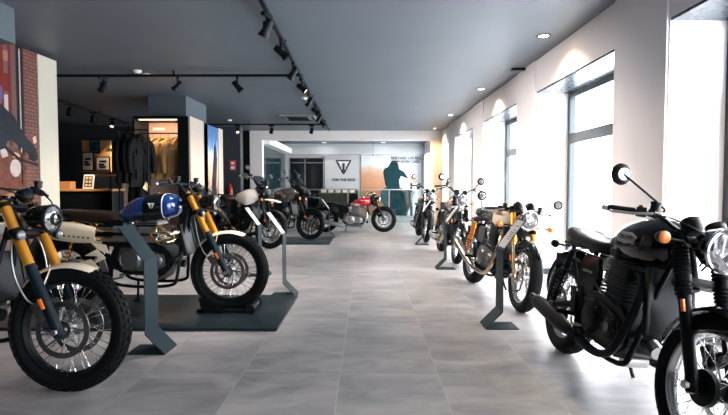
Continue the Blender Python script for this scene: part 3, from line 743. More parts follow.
    for s in (-1, 1):
        bm = NB(); p = Vector((tl[0] + P.get('rix', .0), s * .04, tl[1] - .03)); e = Vector((tl[0] - .02 + P.get('rix', .0), s * P.get('riw', .14), tl[1] - .03))
        cyl(bm, p, e, .007, 8); lathe(bm, [(.020, 0), (.027, .01), (.029, .03), (.018, .042), (0, .045)], d=(1, 0, 0), c=e - Vector((.02, 0, 0)), n=16)
        o = build('rear_indicator', bm, satin, root); bm = NB(); lathe(bm, [(.026, 0), (.020, .012), (0, .016)], d=(-1, 0, 0), c=e - Vector((.02, 0, 0)), n=16); build('indicator_lens', bm, amber, o)
    if P.get('radiator', True):
        bm = NB(); rot = Matrix.Rotation(R(-12), 3, 'Y'); rx, rz, rh, rw_ = P.get('rad', (x + .335, .585, .30, .20)); box(bm, (rx, 0, rz), (.022, rw_, rh), rot, .002); r_ = build('radiator', bm, radm, root)
        bm = NB()
        for s in (-1, 1): box(bm, Vector((rx, s * (rw_ / 2 + .008), rz)), (.036, .018, rh + .02), rot, .004)
        for q in (-1, 1): box(bm, Vector((rx, 0, rz)) + rot @ Vector((0, 0, q * (rh / 2 + .006))), (.036, rw_ + .03, .016), rot, .004)
        build('radiator_frame', bm, plastic, r_)
        bm = NB(); tube(bm, [(rx - .02, -.09, rz - .12), (rx - .06, -.11, rz - .20), (x + .22, -.10, .38)], .013, 8); build('coolant_hose', bm, hose, r_); bm = NB(); tube(bm, [(rx - .02, .08, rz + .13), (x + .22, .08, .74), (x + .12, .06, .74)], .013, 8); build('coolant_hose', bm, hose, r_)

def exhaust(root, P):
    x = P.get('ex', 0.); z = P.get('ez', 0.); ty = P['exh']; pm = P.get('pipem', chrome); mm = P.get('mufm', chrome); wb = P['wb']
    if ty in ('low', 'mega'):
        for s in (-1, 1):
            bm = NB(); tube(bm, [(x + .13, s * .075, z + .675), (x + .20, s * .085, z + .69), (x + .275, s * .11, z + .65), (x + .31, s * .14, z + .55), (x + .29, s * .165, z + .42), (x + .225, s * .175, z + .29), (x + .10, s * .18, z + .235), (x - .08, s * .185, z + .232), (x - .26, s * .19, z + .25)], .0215, 14)
            lathe(bm, [(.030, 0), (.034, .005), (.034, .018), (.026, .022)], d=(1, 0, .1), c=(x + .125, s * .075, z + .675), n=18)
            for t in range(3): lathe(bm, [(.024, 0), (.026, .004), (.024, .008)], d=(-1, 0, 0), c=(x - .14 - t * .03, s * .187, z + .238), n=16)
            h = build('exhaust_header', bm, pm, root)
            bm = NB()
            if ty == 'low':
                a = Vector((x - .24, s * .19, z + .248)); b = Vector((-wb / 2 - .22, s * .20, .315)); Ln = (b - a).length
                lathe(bm, [(.024, 0), (.034, .05), (.044, .12), (.049, .20), (.050, Ln - .17), (.046, Ln - .12), (.036, Ln - .095), (.024, Ln - .085), (.023, Ln), (.018, Ln), (.018, Ln - .06)], d=b - a, c=a, n=24)
            else:
                a = Vector((x - .24, s * .19, z + .252)); b = Vector((-wb / 2 - .12, s * .225, .47)); Ln = (b - a).length
                lathe(bm, [(.024, 0), (.030, .04), (.044, .16), (.050, .30), (.054, Ln - .05), (.056, Ln - .04), (.056, Ln - .015), (.046, Ln), (.030, Ln), (.026, Ln - .06)], d=b - a, c=a, n=26)
                cyl(bm, a + (b - a) * .62 + Vector((0, -s * .04, .02)), a + (b - a) * .62 + Vector((.02, -s * .07, .14)), .008, 8)
            build('muffler', bm, mm, h)
    elif ty == 'high':
        y0 = -.20
        for k, (zz, yy) in enumerate(((.668, -.175), (.588, -.190))):
            bm = NB()
            tube(bm, [(x + .13, -.06 + .0 * k, z + .675), (x + .21, -.07, z + .69 - .02 * k), (x + .295 - .03 * k, -.10, z + .68 - .04 * k), (x + .325 - .03 * k, -.15, z + .64 - .06 * k), (x + .28 - .02 * k, -.195, zz + z - .035 + .01 * k), (x + .20, -.205, zz + z - .01), (x + .05, -.20, zz + z), (x - .25, -.195, zz + z - .003), (x - .52, -.20, zz + z + .01)], .0225, 14)
            h = build('exhaust_header', bm, goldpipe, root)
            bm = NB(); c0 = Vector((x + .18, -.206, zz + z - .006)); lathe(bm, [(.027, 0), (.031, .004), (.031, .16), (.027, .165)], d=(-1, .02, .03), c=c0, n=20); lathe(bm, [(.027, .22), (.031, .224), (.031, .40), (.027, .405)], d=(-1, .02, .02), c=c0, n=20); build('pipe_heat_shield', bm, alu, h)
            bm = NB(); a = Vector((x - .46, -.205, zz + z + .005)); b = Vector((-wb / 2 - .14, -.215, zz + z + .055)); Ln = (b - a).length
            lathe(bm, [(.026, 0), (.044, .05), (.046, .07), (.046, Ln - .04), (.040, Ln - .01), (.030, Ln), (.024, Ln - .03)], d=b - a, c=a, n=24); build('muffler', bm, alu, h)
        # perforated cream guard over the mufflers
        g = []
        for i in range(9):
            t = i / 8; px = x - .36 + (-wb / 2 - .08 - (x - .36)) * t; zc = z + .625 + .045 * t; hh = .085 * (math.sin(pi * min(1, .18 + t * .72)) ** .5)
            g.append([(px, -.215 - .050 * math.sqrt(max(0, 1 - (q * .88) ** 2)), zc + q * hh) for q in (-1, -.75, -.5, -.25, 0, .25, .5, .75, 1)])
        bm = NB(); shell(bm, g, .005); sh = build('muffler_guard', bm, cream, root)
        bm = NB()
        for i in range(9):
            t = .12 + i * .085; px = x - .36 + (-wb / 2 - .08 - (x - .36)) * t; zc = z + .625 + .045 * t
            box(bm, (px, -.2165 - .050 * .88, zc - .030), (.018, .010, .016), Matrix.Rotation(.5, 3, 'Y'))
        build('guard_slots', bm, satin, sh)
        bm = NB(); lathe(bm, [(.052, .0), (.056, -.006), (.070, .0), (.072, .012), (.056, .020)], d=(.25, -1, .1), c=(x + .185, -.212, z + .635), n=30, ring=True); build('gasket_ring', bm, bronze, root)
    else:
        bm = NB()
        for q in (-.07, 0, .07): tube(bm, [(x + .13, q, z + .66), (x + .24, q, z + .64), (x + .29, q * .8, z + .50), (x + .26, q * .6, z + .30), (x + .12, q * .4 + .0, z + .22), (x - .10, -.05 + q * .1, z + .22)], .019, 10)
        tube(bm, [(x - .10, -.05, z + .22), (x - .28, -.12, z + .26), (x - .42, -.16, z + .42), (x - .50, -.18, z + .50)], .026, 12)
        h = build('exhaust_header', bm, goldpipe, root)
        bm = NB(); a = Vector((x - .46, -.185, z + .46)); b = Vector((-wb / 2 - .20, -.215, z + .72)); Ln = (b - a).length
        lathe(bm, [(.028, 0), (.055, .05), (.060, .07), (.060, Ln - .05), (.045, Ln), (.030, Ln), (.026, Ln - .05)], d=b - a, c=a, n=24); build('muffler', bm, mm, h)

def motorcycle(name, P, front, theta, lean, label, group=None, z=0.):
    th = R(theta); root = empty(name, (front[0] - cos(th) * P['wb'] / 2, front[1] - sin(th) * P['wb'] / 2, z), (R(-lean), 0, th))
    tag(root, label, 'motorcycle', group)
    P['rk'] = R(P.get('rake', 25.5)); P['d'] = Vector((-sin(P['rk']), 0, cos(P['rk'])))
    front_end(root, P); engine(root, P); frame(root, P); body(root, P); exhaust(root, P)
    if P.get('extra'): P['extra'](root, P)
    return root

# ------------------------------------------------------------------ the individual machines
CT = [(a, b - .018, c, d + .012, e) for a, b, c, d, e in [(-.215, .80, .05, .02, 2.2), (-.20, .81, .085, .05, 2.4), (-.10, .845, .115, .09, 2.5), (.03, .868, .140, .115, 2.5), (.17, .888, .146, .120, 2.6), (.28, .895, .122, .108, 2.6), (.335, .895, .075, .075, 2.4), (.352, .895, .03, .03, 2.2)]]
CS = [(-.79, .825, .05, .025, 2.4), (-.765, .825, .105, .048, 3), (-.70, .825, .125, .055, 3), (-.60, .808, .130, .050, 3), (-.44, .795, .130, .045, 3), (-.28, .782, .125, .045, 2.8), (-.18, .785, .095, .045, 2.6), (-.13, .79, .06, .03, 2.4)]
def classic(**k):
    P = dict(wb=1.45, fr=.320, rr=.322, frim=.238, rrim=.222, fork='plain', forklen=.775, headp=(.37, .90), seatz=.76,
             bar=dict(w=.36, up=.06, back=.14), head=dict(t=.63, f=.135, r=.088), exh='low',
             tank=dict(secs=CT, m=black, cap=(.14, .995)), seat=dict(secs=CS),
             fguard=dict(a0=5, a1=150, m=black, w=.062, stays=(45, 135)), rguard=dict(a0=60, a1=185, m=black, w=.085),
             tail=(-.84, .76), sidepanel=dict(pts=[(-.40, .50), (-.34, .46), (-.17, .50), (-.14, .62), (-.17, .73), (-.37, .73), (-.42, .62)], m=black, txt='BONNEVILLE'))
    P.update(k); return P

# near right: black classic roadster, gaitered forks
P_R1 = classic(fork='gaiter', steer=5, tank=dict(secs=CT, m=black, cap=(.14, .995), badge=(.11, .872, .142, .095), btype='plate', pads=None),
               clampm=satin, lowm=satin, exh='low', pipem=satin, mufm=satin, carbm=alu, casem=caseblk, finm=mat('fin_edge', (.03, .034, .038), .36, metal=.6),
               fdiscs=(1,), bighub=True, mirror='up', mirh=.150, miro=.185, mirroot=.05, mirm=satin, mirr=.050, bar=dict(w=.35, up=.05, back=.15, rise=.03), forklen=.68, levm=alu, coverm=caseblk,
               fguard=dict(a0=20, a1=165, m=black, w=.064, stays=(60, 150)), seatz=.76, indt=.625, indw=.12, indf=.02, inda=-.1, head=dict(t=.565, f=.145, r=.099), capm=chrome, clockb=satin, boltm=casegrey, filtm=alu, res2=True)
# second on the right: white and black cafe racer with gold forks
TT = [(a, b - .035, c, d + .004, e) for a, b, c, d, e in [(-.24, .80, .06, .02, 2.2), (-.22, .81, .10, .05, 2.6), (-.10, .845, .135, .095, 2.8), (.03, .868, .150, .118, 2.9), (.18, .890, .142, .122, 2.8), (.30, .90, .115, .105, 2.6), (.355, .90, .065, .065, 2.4), (.37, .90, .03, .03, 2.2)]]
P_R2 = classic(wb=1.42, fork='usd', goldfork=True, usplit=.33, forklen=.665, lowm=goldpipe, tank=dict(secs=TT, m=[creampaint, black], cap=(.10, .97), mi=lambda x, a: 1 if x < .03 else 0, stripes=[(.02, .04, silverpaint)], badge=(.17, .865, .147, .055), btype='text', bm=bronze),
               exh='mega', pipem=goldpipe, mufm=mat('bronzed_steel', (.42, .36, .30), .25, metal=1, noise=.2), mirror='end', mirh=.12, bar=dict(w=.34, clip=True, up=.06, back=.12, r=.0125), casem=caseblk, coverm=casegrey, finm=fins,
               head=dict(t=.515, f=.135, r=.092, m=chrome), clockm=satin, fdiscs=(-1, 1), fdiscr=.155, calm=goldpipe, ftw=.058,
               springm=orange_s, shockb=gold, shockres=True, swm=alu, fguard=dict(a0=40, a1=150, m=black, w=.066, stays=(60, 140)),
               seat=dict(secs=[(-.46, .80, .05, .03, 2.4), (-.44, .805, .115, .04, 3), (-.30, .79, .125, .045, 3), (-.18, .785, .09, .045, 2.6), (-.13, .79, .06, .03, 2.4)], hump=[(-.80, .855, .02, .015, 2.2), (-.76, .855, .07, .035, 2.4), (-.62, .845, .12, .060, 2.6), (-.48, .825, .125, .055, 2.8), (-.44, .815, .10, .03, 2.6)], humpm=black),
               sidepanel=dict(pts=[(-.38, .52), (-.17, .52), (-.15, .70), (-.38, .70)], m=casegrey), rguard=dict(a0=80, a1=165, m=black, w=.08), res2=True, indw=.15, inda=-.1, steer=-4, indt=.49, carbm=alu)
P_R3 = classic(fork='gaiter', tank=dict(secs=CT, m=silverpaint, cap=(.14, .995), stripes=[(-.06, .02, black)], badge=(.15, .905, .146, .045), btype='text', bm=black), pipem=goldpipe, mufm=alu, fguard=dict(a0=20, a1=150, m=black, w=.064), coverm=casegrey, finm=finsalu,
               mirror='up', mirh=.14, miro=.09, mirr=.055, clampm=alu, indw=.09, bar=dict(w=.38, up=.08, back=.13), sidepanel=dict(pts=[(-.40, .50), (-.34, .46), (-.17, .50), (-.14, .62), (-.17, .73), (-.37, .73), (-.42, .62)], m=satin))
P_R4 = classic(fork='plain', lowm=satin, tubem=alu, tank=dict(secs=CT, m=black, cap=(.14, .995)), pipem=satin, mufm=alu, mirror='up', mirh=.18, miro=.13, coverm=casegrey, finm=finsalu, fguard=dict(a0=20, a1=150, m=satin, w=.064), bar=dict(w=.40, up=.09, back=.14))
# red bobber-tank roadster in front of the glass
P_L5 = classic(wb=1.46, ez=-.09, forklen=.64, headp=(.42, .78), fr=.318, fork='plain', lowm=satin, tubem=satin, ftw=.065, rtw=.075, frim=.215, tank=dict(secs=[(a * .88 + .10, b - .11, c * .95, d * .82, e) for a, b, c, d, e in CT], m=redpaint, cap=(.2, .875), badge=(.25, .785, .133, .040), btype='text', bm=white),
               seat=dict(secs=[(-.70, .715, .05, .018, 2.4), (-.67, .72, .11, .035, 3), (-.52, .71, .125, .04, 3), (-.42, .675, .13, .04, 3), (-.28, .655, .14, .04, 2.8), (-.18, .665, .10, .04, 2.6), (-.10, .69, .06, .03, 2.4)]),
               seatz=.64, pipem=chrome, mufm=alu, coverm=alu, finm=finsalu, casem=casegrey, headm=alu, mirror='none', bar=dict(w=.37, up=.04, back=.10, rise=.03), head=dict(t=.50, f=.10, r=.08, m=satin),
               tail=(-.84, .66), rguard=dict(a0=50, a1=170, m=satin, w=.088), sidepanel=dict(pts=[(-.40, .50), (-.17, .48), (-.14, .56), (-.17, .63), (-.38, .61)], m=satin), fguard=dict(a0=40, a1=150, m=satin, w=.07))

# scramblers ------------------------------------------------
ST = [(a, b - .022, c, d, e) for a, b, c, d, e in [(-.235, .855, .04, .02, 2.2), (-.225, .865, .075, .04, 2.4), (-.15, .905, .110, .085, 2.4), (-.03, .94, .142, .112, 2.5), (.12, .955, .150, .120, 2.6), (.24, .965, .128, .108, 2.6), (.305, .965, .075, .07, 2.4), (.32, .965, .03, .03, 2.2)]]
SS = [(a, b - .03, c, d * 1.3, e) for a, b, c, d, e in [(-.80, .90, .05, .015, 2.4), (-.77, .90, .10, .032, 3), (-.60, .882, .125, .042, 3), (-.44, .868, .128, .048, 3), (-.28, .858, .122, .045, 2.8), (-.19, .865, .085, .04, 2.6), (-.15, .87, .05, .025, 2.4)]]
def sk_plate(root, P):
    bm = NB(); g = []
    for i in range(7):
        t = i / 6; px = .05 + .29 * t ** .8; pz = .262 + .20 * t ** 2.4
        g.append([(px, y, pz + .03 * (abs(y) / .13) ** 2) for y in (-.13, -.10, -.05, 0, .05, .10, .13)])
    shell(bm, g, .006); build('skid_plate', bm, alu, root)
    bm = NB(); tube(bm, [(-.40, -.12, .50), (-.44, -.155, .42), (-.50, -.16, .36)], .008, 6)
    prism(bm, [(-.44, .62), (-.30, .60), (-.27, .52), (-.36, .55)], -.168, -.158, .003); prism(bm, [(-.50, .50), (-.38, .56), (-.30, .48), (-.42, .42), (-.36, .50)], -.170, -.158, .003)
    prism(bm, [(-.55, .44), (-.44, .47), (-.36, .39), (-.50, .37)], -.172, -.158, .003)
    build('heel_guard', bm, cream, root)
def scrambler(**k):
    P = dict(wb=1.53, fr=.350, rr=.330, ftw=.048, rtw=.070, frim=.276, rrim=.228, knob=True, fork='usd', goldfork=True, usplit=.36, guard=True, forklen=.785, fy=.105, headp=(.40, .98), seatz=.83, ez=.07, ex=.02, tailup=.04,
             bar=dict(w=.40, up=.065, back=.10, brace=True, rise=.04), head=dict(t=.62, f=.14, r=.080, bez=satin, inner=True), exh='high', lclamp=.60, fdiscs=(-1, 1), fdiscr=.158, rimm=satin,
             clocks=(0,), clockf=.06, tank=dict(secs=ST, m=bluepaint, cap=(.10, 1.046)), seat=dict(secs=SS, m=leatherb), lowm=mat('fork_guard', (.003, .009, .015), .42, spec=.2),
             fguard=dict(a0=66, a1=140, m=cream, w=.052, gap=.016, stays=(105,)), rguard=dict(a0=75, a1=175, m=satin, w=.08, dz=.10), tail=(-.86, .875),
             sidepanel=dict(pts=[(-.36, .58), (-.17, .58), (-.14, .70), (-.17, .82), (-.34, .82)], m=satin), coverm=casegrey, headm=caseblk, finm=finsalu, carbm=alu, indlens=mat('clear_lens', (.10, .105, .11), .2, coat=1), calm=casegrey, hosem=braid, mirror='none', indw=.05, indt=.57, inda=0.1, rad=(.375, .64, .26, .22),
             levm=satin, bracketm=alu, extra=sk_plate, shockb=gold, shockres=True, res2=True)
    P.update(k); return P
P_L2 = scrambler(steer=2, tank=dict(secs=ST, m=bluepaint, cap=(.10, 1.046), stripes=[(.035, .200, black), (.025, .035, white), (.200, .210, white)], badge=(.115, .945, .153, .046)), indm=satin)
P_L1 = scrambler(steer=0, tank=dict(secs=ST, m=sandpaint, cap=(.10, 1.046), badge=(.015, .955, .150, .040)))

# adventure machines ----------------------------------------
def adv_extra(scr, bodym, beakm, bars_m=satin, big=False):
    def fn(root, P):
        global T
        hx, hz = P['headp']
        # side fairings of the tank
        for s in (-1, 1):
            bm = NB(); g = [[(-.10, s * .155, 1.00), (.08, s * .190, 1.03), (.26, s * .185, 1.06), (.42, s * .13, 1.06), (.52, s * .07, 1.04)],
                            [(-.16, s * .165, .93), (.06, s * .215, .95), (.26, s * .22, .96), (.42, s * .155, .98), (.55, s * .08, .99)],
                            [(-.14, s * .160, .87), (.08, s * .205, .85), (.24, s * .215, .82), (.36, s * .16, .85), (.48, s * .09, .91)],
                            [(-.06, s * .150, .855), (.10, s * .195, .825), (.23, s * .205, .785), (.34, s * .16, .81), (.44, s * .10, .87)]]
            G = list(zip(*[interp([tuple(c) for c in r], 4) for r in g])); G = [interp([tuple(c) for c in r], 3) for r in G]
            shell(bm, G, .008); o = build('side_fairing', bm, bodym, root)
            bm = NB(); g2 = [[(.10, s * .204, .80), (.22, s * .214, .78), (.31, s * .17, .80)], [(.14, s * .19, .70), (.24, s * .20, .64), (.31, s * .15, .68)]]; shell(bm, g2, .006); build('fairing_trim', bm, satin, o)
        # upper fairing with twin lamps
        bm = NB(); loft(bm, [(.40, 1.07, .06, .03, 2.4), (.44, 1.07, .12, .07, 2.6), (.58, 1.03, .125, .09, 2.6), (.69, .985, .10, .07, 2.6), (.745, .97, .05, .03, 2.4)], 26, 4); nf = build('nose_fairing', bm, satin, root)
        for s in (-1, 1):
            bm = NB(); lathe(bm, [(.052, -.03), (.055, .01), (.047, .022), (.0, .030)], d=(1, s * .28, -.05), c=(.665, s * .062, .995), n=22); build('headlamp', bm, clock, nf)
        # beak
        bm = NB(); g = []
        for i in range(8):
            t = i / 7; px = .62 + .40 * t; w = .085 * (1 - t ** 1.6) + .018; pz = .925 - .015 * t - .03 * t * t
            g.append([(px, q * w, pz - abs(q) ** 1.5 * .03) for q in (-1, -.6, -.2, .2, .6, 1)])
        shell(bm, g, .009); build('beak', bm, beakm, root)
        # screen
        bm = NB(); g = []
        hgt = .40 if big else .28
        for i in range(8):
            t = i / 7; px = .66 - .28 * t; pz = 1.06 + hgt * t; w = (.12 + .05 * math.sin(pi * t * .75)) * (1 - .35 * t ** 4)
            g.append([(px - (abs(q) ** 2) * .075, q * w, pz) for q in (-1, -.66, -.33, 0, .33, .66, 1)])
        shell(bm, g, .004); build('windscreen', bm, smoke, root)
        bm = NB(); tube(bm, g and [r[0] for r in g], .0035, 6, 2); tube(bm, [r[-1] for r in g], .0035, 6, 2); tube(bm, g[-1], .0035, 6, 2)
        for s in (-1, 1): tube(bm, [(.36, s * .05, 1.06), (.37, s * .06, 1.16), (.36, s * .05, 1.26)], .008, 8)
        build('screen_bracket', bm, satin, root)
        # hand guards turn with the bars
        T = steer(P)
        for s in (-1, 1):
            e = P['bar']['ends'][s][1]; bm = NB()
            g = [[e + Vector((.02 + .07 * math.sin(pi * min(1, t + .12)), -s * .19 * t, q + .01)) for q in (-.045, -.02, .01, .045)] for t in (0, .2, .4, .6, .8, 1.)]
            shell(bm, g, .006); build('hand_guard', bm, satin, root)
        T = Matrix.Identity(4)
        # crash bars, skid plate, rack
        for s in (-1, 1):
            bm = NB(); tube(bm, [(.30, s * .10, .74), (.38, s * .20, .62), (.34, s * .24, .46), (.20, s * .22, .34), (.05, s * .15, .28)], .0125, 10); build('crash_bar', bm, bars_m, root)
        bm = NB(); shell(bm, [[(.05 + .30 * (i / 6) ** .8, y, .255 + .20 * (i / 6) ** 2.4 + .03 * (abs(y) / .13) ** 2) for y in (-.13, -.08, 0, .08, .13)] for i in range(7)], .006); build('skid_plate', bm, alu, root)
        bm = NB()
        for y in (-.10, -.035, .035, .10): tube(bm, [(-.58, y, .97), (-.85, y, .985)], .009, 8, 1)
        for q in (-.58, -.72, -.85): tube(bm, [(q, -.11, .975), (q, .11, .975)], .009, 8, 1)
        for s in (-1, 1): tube(bm, [(-.85, s * .11, .985), (-.92, s * .10, .95), (-.80, s * .11, .90)], .009, 8)
        build('luggage_rack', bm, satin, root)
    return fn
AT = [(-.24, .87, .05, .03, 2.2), (-.22, .88, .09, .06, 2.4), (-.12, .92, .125, .10, 2.5), (.0, .955, .15, .125, 2.6), (.14, .975, .17, .125, 2.6), (.26, .985, .15, .11, 2.6), (.33, .985, .08, .06, 2.4)]
AS = [(-.82, .93, .05, .02, 2.4), (-.79, .93, .11, .036, 3), (-.60, .925, .14, .045, 3), (-.50, .88, .145, .05, 3), (-.34, .865, .14, .05, 2.8), (-.20, .875, .10, .045, 2.6), (-.15, .88, .06, .03, 2.4)]
def adventure(**k):
    P = dict(wb=1.53, fr=.345, rr=.325, ftw=.05, rtw=.075, frim=.268, rrim=.225, fork='usd', usplit=.38, forklen=.87, fy=.105, headp=(.40, .99), seatz=.84, ez=.07, ex=.02, tailup=.05,
             bar=dict(w=.42, up=.09, back=.12, rise=.07), head=None, exh='adv', lclamp=.66, fdiscs=(-1, 1), fdiscr=.155, clocks=(0,), clockf=.09,
             tank=dict(secs=AT, m=whitepaint, cap=(.10, 1.095)), seat=dict(secs=AS), fguard=dict(a0=30, a1=140, m=satin, w=.062, gap=.03, stays=(60, 130)), rguard=dict(a0=85, a1=170, m=satin, w=.085, dz=.08),
             tail=(-.88, .90), sidepanel=dict(pts=[(-.38, .60), (-.17, .60), (-.14, .72), (-.17, .83), (-.36, .83)], m=satin), shock='mono', mirror='adv', indw=.06, indt=.58, inda=.1, calm=satin, mufm=alu, rad=(.38, .66, .28, .26), res2=True)
    P.update(k); return P
P_L3 = adventure(rimm=satin, steer=20, extra=adv_extra(None, whitepaint, whitepaint))
P_L4 = adventure(wheel='cast', fr=.315, frim=.240, rimm=satin, steer=5, tank=dict(secs=AT, m=silverpaint, cap=(.10, 1.095)), extra=adv_extra(None, mat('titan_paint', (.060, .056, .050), .25, metal=.6, coat=.8), satin, big=True))

L1 = motorcycle('motorcycle', P_L1, (-1.692, 2.84), -4, 4, 'sand-tanked scrambler motorcycle with gold forks, half out of frame at the near left')
L2 = motorcycle('motorcycle', P_L2, (-1.255, 4.62), -3, 0, 'blue scrambler motorcycle with black tank band and gold forks on the big dark plinth', z=.032)
L3 = motorcycle('motorcycle', P_L3, (-1.80, 9.35), -42, 4, 'white adventure motorcycle behind the blue scrambler')
L4 = motorcycle('motorcycle', P_L4, (-1.20, 10.70), -19, 3, 'dark grey adventure motorcycle with tall smoked windscreen on the rear plinth', z=.03)
L5 = motorcycle('motorcycle', P_L5, (.42, 12.75), 0, 3, 'red-tanked roadster motorcycle parked side-on before the glass balustrade')
def right_row(P, f, r, lean, label):
    th = math.degrees(math.atan2(f[1] - r[1], f[0] - r[0])); return motorcycle('motorcycle', P, f, th, lean, label, 'motorcycles along the window wall')
R1 = right_row(P_R1, (1.37, 2.08), (1.365, 3.53), 10, 'all-black classic roadster motorcycle with gaitered forks, nearest by the windows')
R2 = right_row(P_R2, (1.405, 4.67), (1.26, 6.04), 9, 'white and black cafe racer motorcycle with gold forks and upswept silver mufflers')
R3 = right_row(P_R3, (1.32, 7.55), (1.31, 9.0), 7, 'silver-tanked roadster motorcycle behind the white cafe racer')
R4 = right_row(P_R4, (1.20, 10.4), (1.20, 11.85), 7, 'black roadster motorcycle farthest along the window wall')

# ------------------------------------------------------------------ the showroom
def nodes(name):
    m = bpy.data.materials.new(name); m.use_nodes = True; return m, m.node_tree, m.node_tree.nodes['Principled BSDF']
def lk(nt, a, b): nt.links.new(a, b)
def emis(name, col, st):
    m, nt, p = nodes(name); p.inputs['Base Color'].default_value = (*col, 1); p.inputs['Emission Color'].default_value = (*col, 1); p.inputs['Emission Strength'].default_value = st; return m
def floor_mat():
    m, nt, p = nodes('grey_stone_tiles'); tc = nt.nodes.new('ShaderNodeTexCoord')
    mp = nt.nodes.new('ShaderNodeMapping'); mp.inputs['Rotation'].default_value = (0, 0, R(90)); mp.inputs['Location'].default_value = (-4.315 + 1.2 * 20, .165 + .6 * 20 - 0., 0)
    mp.inputs['Location'].default_value = (0, 0, 0)
    lk(nt, tc.outputs['Object'], mp.inputs['Vector'])
    sep = nt.nodes.new('ShaderNodeSeparateXYZ'); lk(nt, tc.outputs['Object'], sep.inputs[0])
    def line(sock, period, off, w):
        a = nt.nodes.new('ShaderNodeMath'); a.operation = 'ADD'; a.inputs[1].default_value = 60 * period - off; lk(nt, sock, a.inputs[0])
        d = nt.nodes.new('ShaderNodeMath'); d.operation = 'PINGPONG'; d.inputs[1].default_value = period / 2; lk(nt, a.outputs[0], d.inputs[0])
        l = nt.nodes.new('ShaderNodeMath'); l.operation = 'LESS_THAN'; l.inputs[1].default_value = w; lk(nt, d.outputs[0], l.inputs[0])
        f = nt.nodes.new('ShaderNodeMath'); f.operation = 'DIVIDE'; f.inputs[1].default_value = period; lk(nt, a.outputs[0], f.inputs[0])
        g = nt.nodes.new('ShaderNodeMath'); g.operation = 'FLOOR'; lk(nt, f.outputs[0], g.inputs[0])
        return l.outputs[0], g.outputs[0]
    lx, ix = line(sep.outputs['X'], .6, -.165, .0022); ly, iy = line(sep.outputs['Y'], 1.2, 4.315, .0022)
    cv = nt.nodes.new('ShaderNodeCombineXYZ'); lk(nt, ix, cv.inputs[0]); lk(nt, iy, cv.inputs[1])
    wn = nt.nodes.new('ShaderNodeTexWhiteNoise'); lk(nt, cv.outputs[0], wn.inputs['Vector'])
    n1 = nt.nodes.new('ShaderNodeTexNoise'); n1.inputs['Scale'].default_value = 2.3; n1.inputs['Detail'].default_value = 8; n1.inputs['Roughness'].default_value = .62; n1.inputs['Distortion'].default_value = .6
    ms = nt.nodes.new('ShaderNodeMapping'); ms.inputs['Scale'].default_value = (1, 2.2, 1); lk(nt, tc.outputs['Object'], ms.inputs['Vector']); 
    ao = nt.nodes.new('ShaderNodeVectorMath'); ao.operation = 'MULTIPLY_ADD'; ao.inputs[1].default_value = (7, 7, 7); lk(nt, wn.outputs['Color'], ao.inputs[0]); lk(nt, ms.outputs[0], ao.inputs[2])
    lk(nt, ao.outputs[0], n1.inputs['Vector'])
    cr = nt.nodes.new('ShaderNodeValToRGB'); e = cr.color_ramp.elements; e[0].position = .32; e[0].color = (.165, .166, .178, 1); e[1].position = .70; e[1].color = (.375, .352, .348, 1)
    lk(nt, n1.outputs['Fac'], cr.inputs['Fac'])
    mx = nt.nodes.new('ShaderNodeMix'); mx.data_type = 'RGBA'; mx.inputs[7].default_value = (.38, .37, .37, 1); lk(nt, cr.outputs['Color'], mx.inputs[6]); lk(nt, lx, mx.inputs[0])
    m2 = nt.nodes.new('ShaderNodeMix'); m2.data_type = 'RGBA'; m2.inputs[7].default_value = (.08, .078, .08, 1); lk(nt, mx.outputs[2], m2.inputs[6]); lk(nt, ly, m2.inputs[0])
    lk(nt, m2.outputs[2], p.inputs['Base Color'])
    rr = nt.nodes.new('ShaderNodeMapRange'); p.inputs['Specular IOR Level'].default_value = .6; rr.inputs['To Min'].default_value = .29; rr.inputs['To Max'].default_value = .47; lk(nt, n1.outputs['Fac'], rr.inputs['Value']); lk(nt, rr.outputs['Result'], p.inputs['Roughness'])
    b = nt.nodes.new('ShaderNodeBump'); b.inputs['Strength'].default_value = .12; b.inputs['Distance'].default_value = .01; lk(nt, n1.outputs['Fac'], b.inputs['Height']); lk(nt, b.outputs['Normal'], p.inputs['Normal'])
    return m
wallw = mat('white_wall_paint', (.92, .885, .905), .5, noise=.02, nscale=3, bump=.04, bscale=200)
wallo = mat('orange_lit_paint', (.82, .62, .42), .6, noise=.03, nscale=3)  # orange light falling on the end pier, painted into its base colour
ceilm = mat('grey_ceiling_paint', (.083, .103, .126), .5, noise=.03, nscale=1.5)
darkw = mat('charcoal_wall_paint', (.0025, .0035, .005), .7, spec=.1, noise=.1, nscale=3)
winf = mat('window_frame_grey', (.030, .042, .050), .4, metal=.3)
lintel = mat('lintel_panel', (.045, .060, .075), .28, metal=.3)
HC = 2.78; WX = 2.2; NX = 2.62; YE = 15.05; YB = 20.0; Y0 = -7.0; LX = -8.3
bm = NB(); bx(bm, LX - .2, NX + .3, Y0 - .2, YB + .2, -.12, 0); struct('floor', bm, floor_mat())
bm = NB(); bx(bm, LX - .2, NX + .3, Y0 - .2, YE + .25, HC, HC + .15); bx(bm, LX - .2, NX + .3, YE + .25, YB + .2, HC, HC + .15); struct('ceiling', bm, ceilm)
